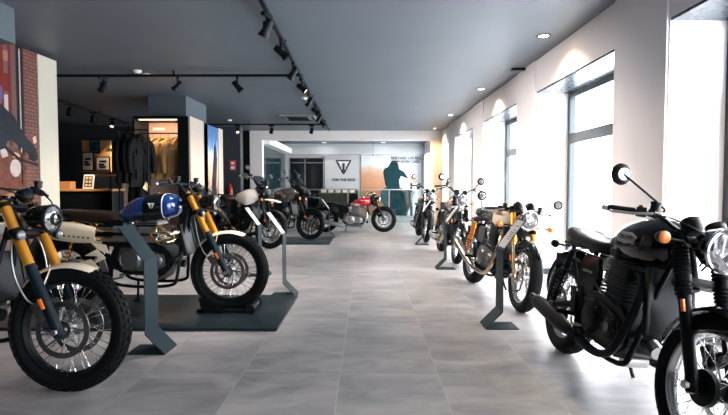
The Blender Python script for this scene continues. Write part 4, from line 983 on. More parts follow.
# window wall: piers standing a little proud, niches between them
niches = [(-4.25, -2.1), (-1.3, .85), (1.62, 3.765), (4.58, 6.70), (7.51, 9.68), (10.6, 12.75), (13.75, 14.75), (15.6, 17.3), (17.8, 19.5)]
ZN = 2.375
bm = NB(); y = Y0
for a, b in niches:
    bx(bm, WX, NX + .25, y, a, 0, ZN); y = b
bx(bm, WX, NX + .25, y, YB + .2, 0, ZN); bx(bm, WX, NX + .25, Y0, YB + .2, ZN, HC)
for (a, b), (c, d) in zip(niches[:-2], niches[1:-1]): bx(bm, WX - .018, WX, b + .012, c - .012, 0, HC)
struct('wall_right', bm, wallw)
bm = NB()
for i, (a, b) in enumerate(niches): bx(bm, WX + .004, NX, a + .001, b - .001, ZN - .022, ZN)
struct('trim_1', bm, lintel)
bm = NB()
for i, (a, b) in enumerate(niches):
    bx(bm, WX + .03, NX, b - .016, b - .002, 0, .075); bx(bm, WX + .03, NX, a + .002, a + .016, 0, .075)
y = Y0
for a, b in niches[:-2]: bx(bm, WX - .034, WX - .018, y + .02, a - .02, 0, .075); y = b
struct('baseboard_right', bm, winf)
for i, (a, b) in enumerate(niches):
    bm = NB(); x0, x1 = NX - .005, NX + .065
    z0, z1 = .02, ZN - .022
    bx(bm, x0, x1, a, a + .075, z0, z1); bx(bm, x0, x1, b - .075, b, z0, z1); bx(bm, x0, x1, a + .075, b - .075, z0, z0 + .08); bx(bm, x0, x1, a + .075, b - .075, z1 - .075, z1)
    bx(bm, x0, x1, a + .075, b - .075, 1.74, 1.83); bx(bm, x0 - .012, x1, (a + b) / 2 - .045, (a + b) / 2 + .045, z0 + .08, z1 - .075) if b - a > 1.5 and False else None
    # opening casements stand inside the outer frame
    for (q0, q1) in ((a + .075, b - .075),):
        bx(bm, x0 - .012, x0, q0, q0 + .045, z0 + .08, 1.74); bx(bm, x0 - .012, x0, q1 - .045, q1, z0 + .08, 1.74); bx(bm, x0 - .012, x0, q0 + .045, q1 - .045, 1.695, 1.74); bx(bm, x0 - .012, x0, q0 + .045, q1 - .045, z0 + .08, z0 + .125)
    w = build('window_%d' % (i + 1), bm, winf, None, False); w['kind'] = 'structure'
    bm = NB(); bx(bm, NX + .028, NX + .034, a + .07, b - .07, z0 + .07, 1.75); bx(bm, NX + .028, NX + .034, a + .07, b - .07, 1.82, z1 - .07); build('window_glass', bm, glass, w, False)
# end of the hall: the tall frame into the glazed annexe
FX0, FX1 = -3.45, 1.86
bm = NB(); bx(bm, FX0, FX0 + .36, YE, YE + .25, 0, 2.5); bx(bm, FX0, FX1 + .4, YE, YE + .25, 2.5, HC); struct('wall_back', bm, mat('frame_plaster', (.72, .68, .66), .6))
bm = NB(); bx(bm, FX1, WX, YE, YE + .25, 0, 2.5); struct('trim_2', bm, wallo)
# annexe
bm = NB(); bx(bm, -3.2, WX, YB, YB + .2, 0, HC); struct('wall_annexe', bm, mat('annexe_wall_paint', (.46, .455, .45), .6))
tealg = mat('teal_glass_panel', (.012, .030, .036), .08, spec=.6)
bm = NB(); bx(bm, -3.45, -3.2, YE + .25, YB + .2, 0, HC); struct('wall_annexe_left', bm, tealg)
bm = NB(); bx(bm, -3.2, -2.9, YE + .25, YB, 2.40, 2.60); struct('trim_3', bm, mat('white_bulkhead', (.75, .78, .78), .5))
bm = NB(); bx(bm, -3.2, WX, YB - .35, YB, 2.38, HC); struct('trim_4', bm, mat('grey_bulkhead', (.42, .44, .45), .6))
bm = NB(); bx(bm, -3.0, -1.72, YB - .04, YB - .002, .0, 2.24); o = struct('door_1', bm, mat('dark_doorway_panel', (.006, .009, .011), .1, spec=.6))
bm = NB(); bx(bm, -2.44, -2.40, YB - .055, YB - .04, .02, 2.2); bx(bm, -3.0, -1.72, YB - .055, YB - .04, 2.05, 2.08); build('door_rail', bm, alu, o, False)
bm = NB(); bx(bm, -1.68, -1.66, YB - .03, YB, 0, 2.3); struct('trim_5', bm, satin)
# left side of the hall: an angled dark wall, then the rest of the shell
bm = NB(); prism(bm, [(-8.1, 12.75), (-7.95, 12.9), (-5.5, 14.98), (-5.5, 15.3), (-8.3, 15.3)], 0, HC, plane='xy')
T0 = Matrix(((1, 0, 0, 0), (0, 0, 1, 0), (0, 1, 0, 0), (0, 0, 0, 1)))
bm.free(); bm = NB()
pl = [(LX, 12.6), (-7.95, 12.9), (-5.5, 15.0), (-5.5, 15.3), (LX, 15.3)]
A = [bm.verts.new((a, b, 0)) for a, b in pl]; B = [bm.verts.new((a, b, HC)) for a, b in pl]; bm.faces.new(A); bm.faces.new(B[::-1])
for i in range(5): bm.faces.new((A[i], B[i], B[(i + 1) % 5], A[(i + 1) % 5]))
bx(bm, -5.5, FX0, YE, YE + .25, 0, HC)
struct('wall_far_left', bm, darkw)
bm = NB(); bx(bm, LX - .2, LX, Y0, 15.3, 0, HC); struct('wall_left', bm, darkw)
bm = NB(); bx(bm, LX - .2, NX + .25, Y0 - .2, Y0, 0, HC); struct('wall_front', bm, darkw)
# dropped ceiling boxes and the column
cbox = mat('bulkhead_paint', (.055, .075, .09), .7)
bm = NB(); bx(bm, -5.2, -3.24, 1.0, 4.74, 2.462, HC); struct('trim_6', bm, cbox)
bm = NB(); bx(bm, -3.93, -3.25, 9.2, 10.36, 2.385, HC); struct('trim_7', bm, cbox)

# ------------------------------------------------------------------ near-left picture wall (lies in the plane x = -3.9)
MX = -3.90; SRC = 510.
def mp_(px, py, X=MX):                      # photograph position of a point on that wall -> (y, z)
    yy = -X * SRC / (367 - px); return (yy, 1.155 + (186 - py) / SRC * yy)
wp = empty('picture_wall', (MX - .1, 4.6, 0)); tag(wp, 'tall display wall at the far left with a rider photograph and a cream end strip', 'display wall')
off = Matrix.Translation((-(MX - .1), -4.6, 0))
def wpart(name, pts, x0, x1, m, parent=wp):
    global T
    bm = NB(); T = off; prism(bm, pts, x0, x1, plane='yz'); T = Matrix.Identity(4); return build(name, bm, m, parent, False)
ZT = 2.72
wpart('wall_panel', [(2.6, 0), (6.08, 0), (6.08, ZT), (2.6, ZT)], MX - .25, MX - .012, satin)
wpart('cream_end_panel', [(6.08, 0), (6.45, 0), (6.45, ZT), (6.08, ZT)], MX - .25, MX, mat('cream_laminate', (.40, .375, .31), .5))
def brick_mat():
    m, nt, p = nodes('printed_brick'); tc = nt.nodes.new('ShaderNodeTexCoord'); sp = nt.nodes.new('ShaderNodeSeparateXYZ'); cb = nt.nodes.new('ShaderNodeCombineXYZ')
    lk(nt, tc.outputs['Object'], sp.inputs[0]); lk(nt, sp.outputs['Y'], cb.inputs[0]); lk(nt, sp.outputs['Z'], cb.inputs[1])
    b = nt.nodes.new('ShaderNodeTexBrick'); b.inputs['Scale'].default_value = 1; b.inputs['Brick Width'].default_value = .10; b.inputs['Row Height'].default_value = .042; b.inputs['Mortar Size'].default_value = .006
    b.inputs['Color1'].default_value = (.17, .040, .020, 1); b.inputs['Color2'].default_value = (.10, .024, .013, 1); b.inputs['Mortar'].default_value = (.010, .007, .006, 1)
    lk(nt, cb.outputs[0], b.inputs['Vector']); lk(nt, b.outputs['Color'], p.inputs['Base Color']); p.inputs['Roughness'].default_value = .6; return m
ph = wpart('rider_photograph', [(2.7, .1), (6.07, .1), (6.07, ZT), (2.7, ZT)], MX - .012, MX - .008, mat('photo_street_backdrop', (.07, .028, .022), .5, noise=.95, nscale=2.5))
e = .0015
def pic(name, pts, lvl, m): return wpart(name, [mp_(*q) for q in pts], MX - .008, MX - .008 + e * lvl, m, ph)
wpart('brick_pillar_print', [(5.83, .1), (6.07, .1), (6.07, ZT), (5.83, ZT)], MX - .008, MX - .0065, brick_mat(), ph)
wpart('dark_frame_print', [(5.71, .1), (5.83, .1), (5.83, ZT), (5.71, ZT)], MX - .008, MX - .0062, mat('print_black', (.012, .012, .014), .5), ph)
redp = mat('print_red', (.12, .015, .012), .5, noise=.3); tanp = mat('print_tan', (.24, .13, .09), .5, noise=.3, nscale=9); whp = mat('print_white', (.36, .31, .30), .5, noise=.3, nscale=12); blp = mat('print_black', (.012, .012, .014), .5)
jk = mat('print_jacket', (.014, .018, .025), .55, noise=.6, nscale=14); skin = mat('print_skin', (.52, .33, .24), .5, noise=.2)
pic('window_band_print', [(-30, 46), (12, 52), (12, 62), (-30, 56)], 1, tanp); pic('red_panel_print', [(-30, 70), (13, 74), (13, 92), (-30, 88)], 1, redp); pic('red_post_print', [(3, 40), (6, 42), (6, 130), (3, 130)], 2, redp)
pic('red_post_print', [(11, 44), (13.5, 46), (13.5, 165), (11, 165)], 2, redp); pic('pale_window_print', [(-25, 93), (10, 95), (10, 118), (-25, 118)], 1, whp); pic('white_post_print', [(21.5, 50), (22.6, 50), (22.6, 185), (21.5, 185)], 3, whp)
pic('road_print', [(-30, 150), (24, 152), (24, 215), (-30, 220)], 1, tanp)
pic('rider_jacket_print', [(-30, 112), (-10, 100), (2, 103), (8, 110), (15, 116), (20, 126), (26, 136), (34, 145), (37, 150), (36, 155), (31, 156), (22, 148), (13, 140), (8, 141), (4, 150), (-4, 156), (-14, 160), (-30, 162)], 4, jk)
pic('helmet_print', [(-8, 84), (0, 82), (4, 88), (5, 98), (1, 104), (-8, 104)], 5, mat('print_violet', (.10, .06, .16), .4)); pic('glove_print', [(30, 152), (35, 150), (38, 157), (35, 162), (29, 159)], 5, blp)
pic('skin_print', [(33, 138), (36, 136), (37, 142), (34, 144)], 6, skin)
pic('print_motorcycle', [(-10, 163), (4, 152), (12, 146), (20, 150), (27, 158), (24, 168), (28, 186), (-10, 200)], 3, mat('print_brown', (.10, .035, .022), .5, noise=.8, nscale=16)); pic('print_bar', [(6, 146), (20, 158), (38, 164), (38, 166), (19, 161), (5, 149)], 6, blp); pic('print_lamp', [(15 + 5.5 * cos(a * pi / 6), 168 + 9 * sin(a * pi / 6)) for a in range(12)], 5, whp); pic('print_chrome', [(13 + 1.4 * a, 152 + b) for a, b in ((0, 0), (3, 1), (5, 4), (3, 7), (0, 5))], 5, skin); pic('lamp_print', [(0, 150), (6, 148), (8, 156), (2, 158)], 5, whp)

# ------------------------------------------------------------------ plinths, stands, chock
def plinth(x0, x1, y0, y1, label):
    r = empty('display_plinth', ((x0 + x1) / 2, (y0 + y1) / 2, 0)); tag(r, label, 'plinth', 'dark display plinths under motorcycles')
    hx, hy = (x1 - x0) / 2, (y1 - y0) / 2
    bm = NB(); bx(bm, -hx, hx, -hy, hy, .006, .028, .003); build('top_plate', bm, mat('plinth_slab', (.007, .014, .018), .30, noise=.6, nscale=5, spec=.28), r)
    bm = NB(); bx(bm, -hx + .01, hx - .01, -hy + .01, hy - .01, 0, .006); build('base_frame', bm, satin, r)
plinth(-3.25, -.715, 4.0, 5.24, 'large dark slab plinth under the blue scrambler')
plinth(-2.64, -.74, 10.0, 11.35, 'dark slab plinth under the dark grey adventure motorcycle')
def stand(x, y, s, label, sh=True, z=0.):
    """bent steel band: foot, leg, upright, sloping head; s = +1 when the foot runs back towards +x."""
    r = empty('info_stand', (x, y, z)); tag(r, label, 'stand', 'bent steel information stands')
    P_ = [(s * .27, .004), (0, .004), (s * .135, .14), (s * .135, .64), (s * .31, .88)]
    w = .22; th = .006; segs = ('foot_plate', 'angled_leg', 'upright', 'head_plate')
    for (a, b), nm in zip(zip(P_, P_[1:]), segs):
        d = Vector((b[0] - a[0], 0, b[1] - a[1])); n = Vector((-d.z, 0, d.x)).normalized() * th / 2
        bm = NB(); prism(bm, [(a[0] + n.x, a[1] + n.z), (b[0] + n.x, b[1] + n.z), (b[0] - n.x, b[1] - n.z), (a[0] - n.x, a[1] - n.z)], 0, w, .0015); o = build(nm, bm, standm, r)
        if nm == 'head_plate' and sh:
            dn = d.normalized(); m = n * (1 if n.x * s < 0 else -1) * 1.5
            q = [Vector((a[0], 0, a[1])) + dn * .02, Vector((b[0], 0, b[1])) - dn * .01]
            bm = NB(); k = m * 1.0; prism(bm, [(q[0].x + k.x, q[0].z + k.z), (q[1].x + k.x, q[1].z + k.z), (q[1].x + m.x * .6, q[1].z + m.z * .6), (q[0].x + m.x * .6, q[0].z + m.z * .6)], .012, w - .012); io = build('info_sheet', bm, sheet, o, False, 'pale printed sheet')
            bm = NB(); mm_ = m * 1.25
            for t, l in ((.30, .5), (.38, .7), (.46, .6), (.54, .72), (.62, .4), (.78, .6)):
                c = q[0].lerp(q[1], t); prism(bm, [(c.x + mm_.x * .9, c.z + mm_.z * .9), (c.x + dn.x * .006 + mm_.x * .9, c.z + dn.z * .006 + mm_.z * .9), (c.x + dn.x * .006 + mm_.x, c.z + dn.z * .006 + mm_.z), (c.x + mm_.x, c.z + mm_.z)], .03, .03 + .16 * l)
            build('printed_lines', bm, satin, io, False)
    return r
stand(-1.38, 3.43, -1, 'bent dark steel stand at the near left, between the two scramblers', False)
stand(-.74, 5.26, -1, 'bent steel stand with pale sheet at the big plinth\'s back corner')
stand(-1.25, 6.45, -1, 'bent steel stand with pale sheet behind the blue scrambler\'s front wheel')
stand(-.72, 11.37, -1, 'bent steel stand at the corner of the rear plinth')
stand(.955, 4.06, 1, 'bent steel stand before the white and black cafe racer')
stand(.96, 7.0, 1, 'bent steel stand before the silver-tanked roadster by the windows')
stand(.955, 9.95, 1, 'bent steel stand before the farthest motorcycle by the windows')
ck = empty('wheel_chock', (-1.255, 4.62, .028)); tag(ck, 'black wheel chock gripping the blue scrambler\'s front wheel', 'wheel chock')
bm = NB(); bx(bm, -.26, .24, -.14, -.11, 0, .03, .004); bx(bm, -.26, .24, .11, .14, 0, .03, .004); cyl(bm, (.22, -.14, .035), (.22, .14, .035), .03, 16); cyl(bm, (-.22, -.14, .02), (-.22, .14, .02), .018, 12); build('chock_base', bm, satin, ck)
bm = NB()
for s in (-1, 1): prism(bm, [(-.24, .02), (-.10, .0), (.10, .0), (.20, .02), (.17, .08), (.10, .03), (-.08, .03), (-.20, .12), (-.26, .12)], s * .075, s * .085, .002)
build('chock_cradle', bm, satin, ck)
for s in (-1, 1): bm = NB(); cyl(bm, (.22, s * .14, .035), (.22, s * .165, .035), .042, 18); build('chock_roller', bm, rubber, ck)

# ------------------------------------------------------------------ clothing display and second picture wall
woodp = mat('peach_backboard', (.50, .33, .27), .55, noise=.08); woodm = mat('oak_board', (.55, .27, .11), .5, noise=.2, nscale=8)
dsp = empty('clothing_display', (-3.65, 9.5, 0)); tag(dsp, 'open clothing display case with lit peach back, below the ceiling box', 'clothing display')
def dpart(name, args, m):
    bm = NB()
    global T
    T = Matrix.Translation((3.65, -9.5, 0))
    for a in args: bx(bm, *a)
    T = Matrix.Identity(4); return build(name, bm, m, dsp, False)
dpart('back_board', [(-4.10, -3.30, 9.62, 9.65, .1, 2.34)], woodp)
dpart('side_panel', [(-3.34, -3.15, 9.02, 9.65, 0, 2.385)], satin); dpart('side_panel', [(-4.13, -4.10, 9.02, 9.65, 0, 2.385)], satin)
dpart('top_panel', [(-4.10, -3.34, 9.02, 9.65, 2.34, 2.385)], satin); dpart('base_shelf', [(-4.10, -3.34, 9.02, 9.62, .10, .16)], satin)
sg = dpart('sign_strip', [(-4.02, -3.80, 9.60, 9.615, 2.20, 2.25)], white)
hr = dpart('hanging_rail', [(-4.10, -3.34, 9.30, 9.325, 2.10, 2.125)], satin)
pil = empty('display_pillar', (-3.30, 10.0, 0)); tag(pil, 'cream edged picture pillar showing sky and rocks, right of the clothing display', 'display pillar')
def ppart(name, a, m):
    global T
    bm = NB(); T = Matrix.Translation((3.30, -10.0, 0)); bx(bm, *a); T = Matrix.Identity(4); return build(name, bm, m, pil, False)
crm = mat('cream_laminate_warm', (.42, .355, .29), .5)  # warmer cream for the pillar panels
ppart('cream_panel', (-3.34, -3.13, 9.04 + .62, 10.05, 0, 2.37), satin)
ppart('cream_panel', (-3.149, -3.12, 9.03, 9.78, 1.12, 2.385), crm); ppart('base_panel', (-3.149, -3.12, 9.03, 9.78, 0, 1.12), satin)
def sky_print():
    m, nt, p = nodes('printed_sky_rocks'); tc = nt.nodes.new('ShaderNodeTexCoord'); sp = nt.nodes.new('ShaderNodeSeparateXYZ'); lk(nt, tc.outputs['Object'], sp.inputs[0])
    n = nt.nodes.new('ShaderNodeTexNoise'); n.inputs['Scale'].default_value = 5; n.inputs['Detail'].default_value = 8; lk(nt, tc.outputs['Object'], n.inputs['Vector'])
    a = nt.nodes.new('ShaderNodeMath'); a.operation = 'MULTIPLY_ADD'; a.inputs[1].default_value = .9; n.inputs['Scale'].default_value = 9; lk(nt, n.outputs['Fac'], a.inputs[0]); lk(nt, sp.outputs['Z'], a.inputs[2])
    cr = nt.nodes.new('ShaderNodeValToRGB'); E = cr.color_ramp.elements; E[0].position = 0; E[0].color = (.06, .05, .03, 1); E[1].position = 1; E[1].color = (.02, .10, .28, 1)
    for pos, c in ((.50, (.10, .09, .05)), (.58, (.50, .27, .16)), (.68, (.62, .36, .24)), (.76, (.55, .42, .38)), (.80, (.30, .42, .55)), (.88, (.05, .17, .38))):
        q = E.new(pos); q.color = (*c, 1)
    mr = nt.nodes.new('ShaderNodeMapRange'); mr.inputs['From Min'].default_value = .3; mr.inputs['From Max'].default_value = 2.7; lk(nt, a.outputs[0], mr.inputs['Value']); lk(nt, mr.outputs['Result'], cr.inputs['Fac']); lk(nt, cr.outputs['Color'], p.inputs['Base Color']); p.inputs['Roughness'].default_value = .5
    return m
ppart('landscape_print', (-3.24, -3.13, 9.80, 10.72, 0, 2.36), sky_print()); ppart('cream_panel', (-3.27, -3.115, 10.73, 11.05, .86, 2.37), crm); ppart('base_panel', (-3.27, -3.115, 10.73, 11.05, 0, .86), satin)
# figure outline in the print
bm = NB(); T = Matrix.Translation((3.30, -10.0, 0)); prism(bm, [(10.30, .3), (10.55, .3), (10.58, 1.2), (10.66, 1.7), (10.60, 1.95), (10.52, 2.05), (10.45, 1.95), (10.38, 1.6), (10.28, 1.2)], -3.13, -3.127, plane='yz'); T = Matrix.Identity(4); build('printed_figure', bm, mat('print_black', (0, 0, 0), .5), pil, False)

def garment(x, y, ztop, yaw, m, label, grp, h=.72, trim=None, tagc=None):
    r = empty('jacket', (x, y, 0), (0, 0, R(yaw))); tag(r, label, 'jacket', grp)
    bm = NB(); z = ztop
    secs = [(z - h, 0., .235, .055, 2.6), (z - h + .03, 0, .24, .062, 2.6), (z - h * .62, 0, .215, .070, 2.4), (z - h * .35, 0, .225, .078, 2.4), (z - .10, 0, .215, .066, 2.3), (z - .04, 0, .14, .05, 2.2), (z + .01, 0, .065, .045, 2), (z + .035, 0, .06, .042, 2)]
    # vertical loft: (height, y centre, half width, half depth, exponent)
    rows = []
    for s_ in interp([tuple(q) for q in secs], 4):
        rows.append([V(bm, (a * s_[2] + .006 * sin(s_[0] * 40 + a * 9), s_[1] + b * s_[3] + .008 * sin(a * 14 + s_[0] * 6), s_[0])) for a, b in ell(28, max(1.7, s_[4]))])
    for a, b in zip(rows, rows[1:]):
        for k in range(28): F(bm, (a[k], a[(k + 1) % 28], b[(k + 1) % 28], b[k]))
    F(bm, rows[0][::-1]); F(bm, rows[-1]); o = build('jacket_body', bm, m, r)
    for s in (-1, 1):
        bm = NB(); tube(bm, [(s * .17, 0, z - .07), (s * .235, -.01, z - .16), (s * .275, -.025, z - .36), (s * .270, -.045, z - .62)], [.062, .066, .055, .045], 12, 5, 1.); build('sleeve', bm, m, r)
    bm = NB(); bx(bm, -.004, .004, -.080, -.060, z - h + .02, z - .02); build('zip', bm, satin, o, False)
    for s in (-1, 1):
        bm = NB(); bx(bm, s * .10 - .05, s * .10 + .05, -.086, -.060, z - h * .38, z - h * .25, .005); build('pocket', bm, m, o)
        bm = NB(); bx(bm, s * .11 - .055, s * .11 + .055, -.084, -.055, z - h * .85, z - h * .66, .005); build('pocket', bm, m, o)
    bm = NB(); tube(bm, [(-.18, 0, z - .05), (0, 0, z + .03), (.18, 0, z - .05)], .008, 8, 3); tube(bm, [(0, 0, z + .03), (0, 0, z + .08), (.02, 0, z + .105), (0, 0, z + .125), (-.018, 0, z + .108)], .0035, 6, 3); build('hanger', bm, satin, r)
    if tagc: bm = NB(); box(bm, (.03, -.10, z - h - .0), (.12, .004, .12), Matrix.Rotation(.6, 3, 'Y')); build('swing_tag', bm, tagc, r)
    return r
must = mat('mustard_canvas', (.26, .135, .035), .75, noise=.3, nscale=12, bump=.3, bscale=40); blkj = mat('black_leather_jacket', (.0025, .0032, .004), .6, spec=.1, noise=.3, bump=.3, bscale=40); olv = mat('olive_canvas', (.17, .092, .028), .75, noise=.3, nscale=12, bump=.3)
for i, (xx, yw, m_, lb) in enumerate(((-3.90, 62, must, 'mustard canvas jacket on the display rail, leftmost of the four'), (-3.76, 50, olv, 'ochre canvas jacket on the display rail, second from left'), (-3.62, 42, must, 'mustard canvas jacket with chest badges, third from left on the rail'), (-3.46, 52, olv, 'ochre canvas jacket on the display rail, rightmost'))):
    j = garment(xx, 9.31, 2.0, yw - 5, m_, lb, 'canvas jackets on the display rail', .72)
    if i == 2:
        bm = NB(); box(bm, (.09, -.093, 1.80), (.05, .006, .035)); box(bm, (.09, -.093, 1.74), (.03, .006, .03)); build('chest_badge', bm, white, j, False)
ls = dpart('light_strip', [(-4.05, -3.38, 9.08, 9.11, 2.325, 2.34)], emis('strip_glow', (1, .72, .45), 2))
l = bpy.data.lights.new('strip_beam', 'AREA'); l.shape = 'RECTANGLE'; l.size = .66; l.size_y = .04; l.energy = 10; l.color = (1, .68, .42); lo = bpy.data.objects.new('strip_beam', l); COL.objects.link(lo); lo.location = (-3.72, 9.10, 2.32); lo.rotation_euler = (R(18), 0, 0)
# free-standing rail with the dark jackets, left of the case
rk = empty('clothes_rack', (-3.97, 8.7, 0)); tag(rk, 'black free-standing clothes rack left of the clothing display', 'clothes rack')
bm = NB(); cyl(bm, (-.26, 0, 2.11), (.24, 0, 2.11), .013, 12); build('hanging_rail', bm, satin, rk)
for s in (-.26, .24): bm = NB(); cyl(bm, (s, 0, .02), (s, 0, 2.12), .014, 12); bx(bm, s - .02, s + .02, -.25, .25, 0, .025); build('rack_upright', bm, satin, rk)
for i, (xx, yw, lb) in enumerate(((-4.09, 42, 'black jacket on the rack, leftmost of three'), (-3.98, 46, 'black jacket on the rack, in the middle of three'), (-3.87, 38, 'long black jacket with a yellow swing tag, rightmost on the rack'))):
    garment(xx, 8.7, 2.0, yw + 32, blkj, lb, 'black jackets on the clothes rack', .80 if i != 2 else .86, None, mat('yellow_tag', (.75, .55, .28), .5) if i == 2 else None)
# a lower rail with longer trousers below the black jackets
for i, xx in enumerate((-4.02,)):
    r = empty('riding_trousers', (xx, 8.90, 0)); tag(r, 'dark riding trousers hanging behind and below the black jackets', 'trousers')
    for s in (-1, 1):
        bm = NB(); tube(bm, [(s * .05, 0, 1.22), (s * .075, 0, 1.0), (s * .085, -.01, .6), (s * .09, 0, .22)], [.085, .085, .07, .06], 12, 5, .7); build('trouser_leg', bm, blkj, r)
    bm = NB(); loft(bm, [(1.14, 0, .13, .065, 2.4), (1.20, 0, .135, .07, 2.4), (1.24, 0, .13, .065, 2.4)], 20, 2, 'z'); build('waistband', bm, satin, r)

# ------------------------------------------------------------------ counter corner
A0 = Vector((-7.95, 12.9, 0)); dA = Vector((2.45, 2.1, 0)).normalized(); angA = math.atan2(dA.y, dA.x)
def onwall(px, Yd, z): return ((px - 367) / SRC * Yd, Yd, z)
cn = empty('reception_counter', (-6.2, 11.6, 0)); tag(cn, 'dark counter with an oak top in the far left corner', 'counter')
bm = NB(); bx(bm, -1.0, .55, -.3, .3, 1.04, 1.09, .004); build('counter_top', bm, woodm, cn)
bm = NB(); bx(bm, -.97, .52, -.27, .27, 0, 1.04, .003); build('counter_body', bm, satin, cn)
bd = empty('pin_board', (-6.85, 12.9, 0)); tag(bd, 'oak pin board on the dark far left wall', 'board')
bm = NB(); bx(bm, -.34, .38, -.02, .02, 1.52, 2.30); build('board_panel', bm, woodm, bd, False)
for s in (-.30, .34): bm = NB(); bx(bm, s - .02, s + .02, .02, .06, 0, 2.1); build('board_post', bm, satin, bd, False)
for (x, z, w, h, lb) in ((-7.04, 1.78, .30, .48, 'white framed poster on the left of the oak board'), (-6.66, 1.72, .36, .36, 'framed photograph on the right of the oak board'), (-6.86, 2.16, .26, .36, 'small black framed picture at the top of the oak board')):
    f = empty('picture_frame', (x, 12.87, 0)); tag(f, lb, 'picture', 'framed pictures on the oak board')
    bm = NB(); bx(bm, -w / 2, w / 2, -.02, .008, z - h / 2, z + h / 2, .003); build('frame', bm, satin, f)
    bm = NB(); bx(bm, -w / 2 + .03, w / 2 - .03, -.023, -.02, z - h / 2 + .03, z + h / 2 - .03); pc = build('print', bm, mat('poster_paper', (.50, .47, .43), .5, noise=.2) if z < 2 else mat('poster_dark', (.02, .09, .11), .4), f, False)
    bm = NB()
    for a, b in ((.02, .06), (-.04, -.02), (.0, -.08)): bx(bm, -w * .25 + a * .4, w * .22 + a, -.026, -.023, z + b - .03, z + b + .02)
    build('print_figure', bm, satin, pc, False)
bm = NB(); bx(bm, -.30, .26, -.10, .10, -.02, .02); s_ = build('wall_shelf', bm, woodm, None, False); s_.location = (-6.42, 12.70, 1.42); tag(s_, 'oak shelf board low on the dark wall above the counter', 'shelf')
cbx = empty('display_box', (-6.90, 11.65, 1.09)); tag(cbx, 'oak box standing on the left of the counter top', 'box'); bm = NB(); bx(bm, -.16, .16, -.12, .12, 0, .012); build('box_base', bm, woodm, cbx, False)
bm = NB(); bx(bm, -.16, .16, -.12, -.108, .012, .17); bx(bm, -.16, .16, .108, .12, .012, .17); bx(bm, -.16, -.148, -.108, .108, .012, .17); bx(bm, .148, .16, -.108, .108, .012, .17); build('box_wall', bm, woodm, cbx, False)
fr = empty('table_sign', (-6.28, 11.45, 1.09), (R(-12), 0, 0)); tag(fr, 'white framed table sign standing on the oak counter top', 'sign')
bm = NB(); bx(bm, -.12, .12, -.01, .01, 0, .33, .003); f1 = build('sign_frame', bm, white, fr)
bm = NB(); bx(bm, -.09, .09, -.013, -.010, .04, .29); f2 = build('sign_print', bm, mat('sign_dark', (.03, .03, .03), .5), f1, False)
bm = NB()
for i in range(3):
    for j in range(2): bx(bm, -.07 + j * .08, -.01 + j * .08, -.015, -.013, .06 + i * .08, .11 + i * .08)
build('sign_pictures', bm, mat('yellow_tag', (.75, .55, .28), .5), f2, False)
pr = empty('partition_screen', (-5.9, 12.6, 0)); tag(pr, 'white partition panel with an oak edged frame behind the counter', 'partition')
bm = NB(); bx(bm, -.08, .40, 0, .04, 0, 1.93); build('white_panel', bm, mat('panel_white', (.62, .48, .40), .5), pr, False)
bm = NB(); bx(bm, -.16, -.09, -.02, .05, 0, 2.08); bx(bm, -.52, -.16, -.02, .05, 2.0, 2.08); build('oak_frame', bm, mat('panel_white', (1, 1, 1)), pr, False)
# recess with lit shelves and a dark pier between picture pillar and annexe
bm = NB(); bx(bm, -4.02, -3.47, 14.0, 14.3, 0, HC); struct('wall_pier', bm, mat('pier_paint', (.030, .038, .045), .5))
sf = empty('product_shelf', (-4.25, 14.75, 0)); tag(sf, 'lit product shelf unit in the gap left of the dark pier', 'shelf unit')
bm = NB(); bx(bm, -.35, .20, .2, .24, 0, 2.2); build('back_panel', bm, woodp, sf, False)
for k in range(6): bm = NB(); bx(bm, -.35, .20, -.1, .2, .35 + k * .33, .37 + k * .33); build('shelf', bm, satin, sf, False)
colr = [(.4, .05, .03), (.5, .45, .38), (.05, .06, .07), (.5, .32, .10), (.03, .03, .04)]
for k in range(6):
    for j in range(4):
        h = .12 + .05 * ((k * 3 + j * 5) % 4) / 3; nm = ['red', 'cream', 'black', 'ochre', 'dark'][(k * 2 + j) % 5]
        bm = NB(); bx(bm, -.055, .055, -.05, .05, 0, h, .006); bx(bm, -.03, .03, -.02, .02, h, h + .02); o = build('product_box', bm, mat('box_' + nm, colr[(k * 2 + j) % 5], .5)); o.location = (-4.25 - .27 + j * .135, 14.75 + .05, .37 + k * .33)
        tag(o, '%s product box, %s of four on the %s shelf beside the dark pier' % (nm, ['leftmost', 'second', 'third', 'rightmost'][j], ['lowest', 'second lowest', 'third lowest', 'third highest', 'second highest', 'top'][k]), 'box', 'product boxes on the lit shelves')
for (x, z, lb) in ((-3.68, 1.72, 'small red and white fire notice on the dark pier'),):
    bm = NB(); bx(bm, -.085, .085, -.012, 0, -.14, .14, .002); o = build('fire_notice', bm, mat('notice_red', (.55, .06, .06), .5)); o.location = (x, 13.998, z); tag(o, lb, 'sign')
    bm = NB(); bx(bm, -.05, .05, -.015, -.012, -.10, -.02); bx(bm, -.04, .04, -.015, -.012, .03, .09); build('notice_panel', bm, white, o, False)
bm = NB(); lathe(bm, [(0, 0), (.06, 0), (.065, .02), (.065, .40), (.045, .47), (.02, .49), (.02, .53), (0, .53)], 'z', (0, 0, 0), 20); o = build('fire_extinguisher', bm, mat('extinguisher_red', (.45, .02, .02), .3)); o.location = (-3.72, 13.85, .7); tag(o, 'red fire extinguisher hanging on the dark pier', 'fire extinguisher')
bm = NB(); tube(bm, [(0, -.0, .53), (.05, -.02, .50), (.085, -.02, .35), (.08, -.01, .15)], .010, 8); bx(bm, -.05, .03, -.012, .012, .53, .55); build('hose', bm, satin, o); bm = NB(); bx(bm, -.04, .04, .066, .15, .1, .42); build('wall_bracket', bm, satin, o)

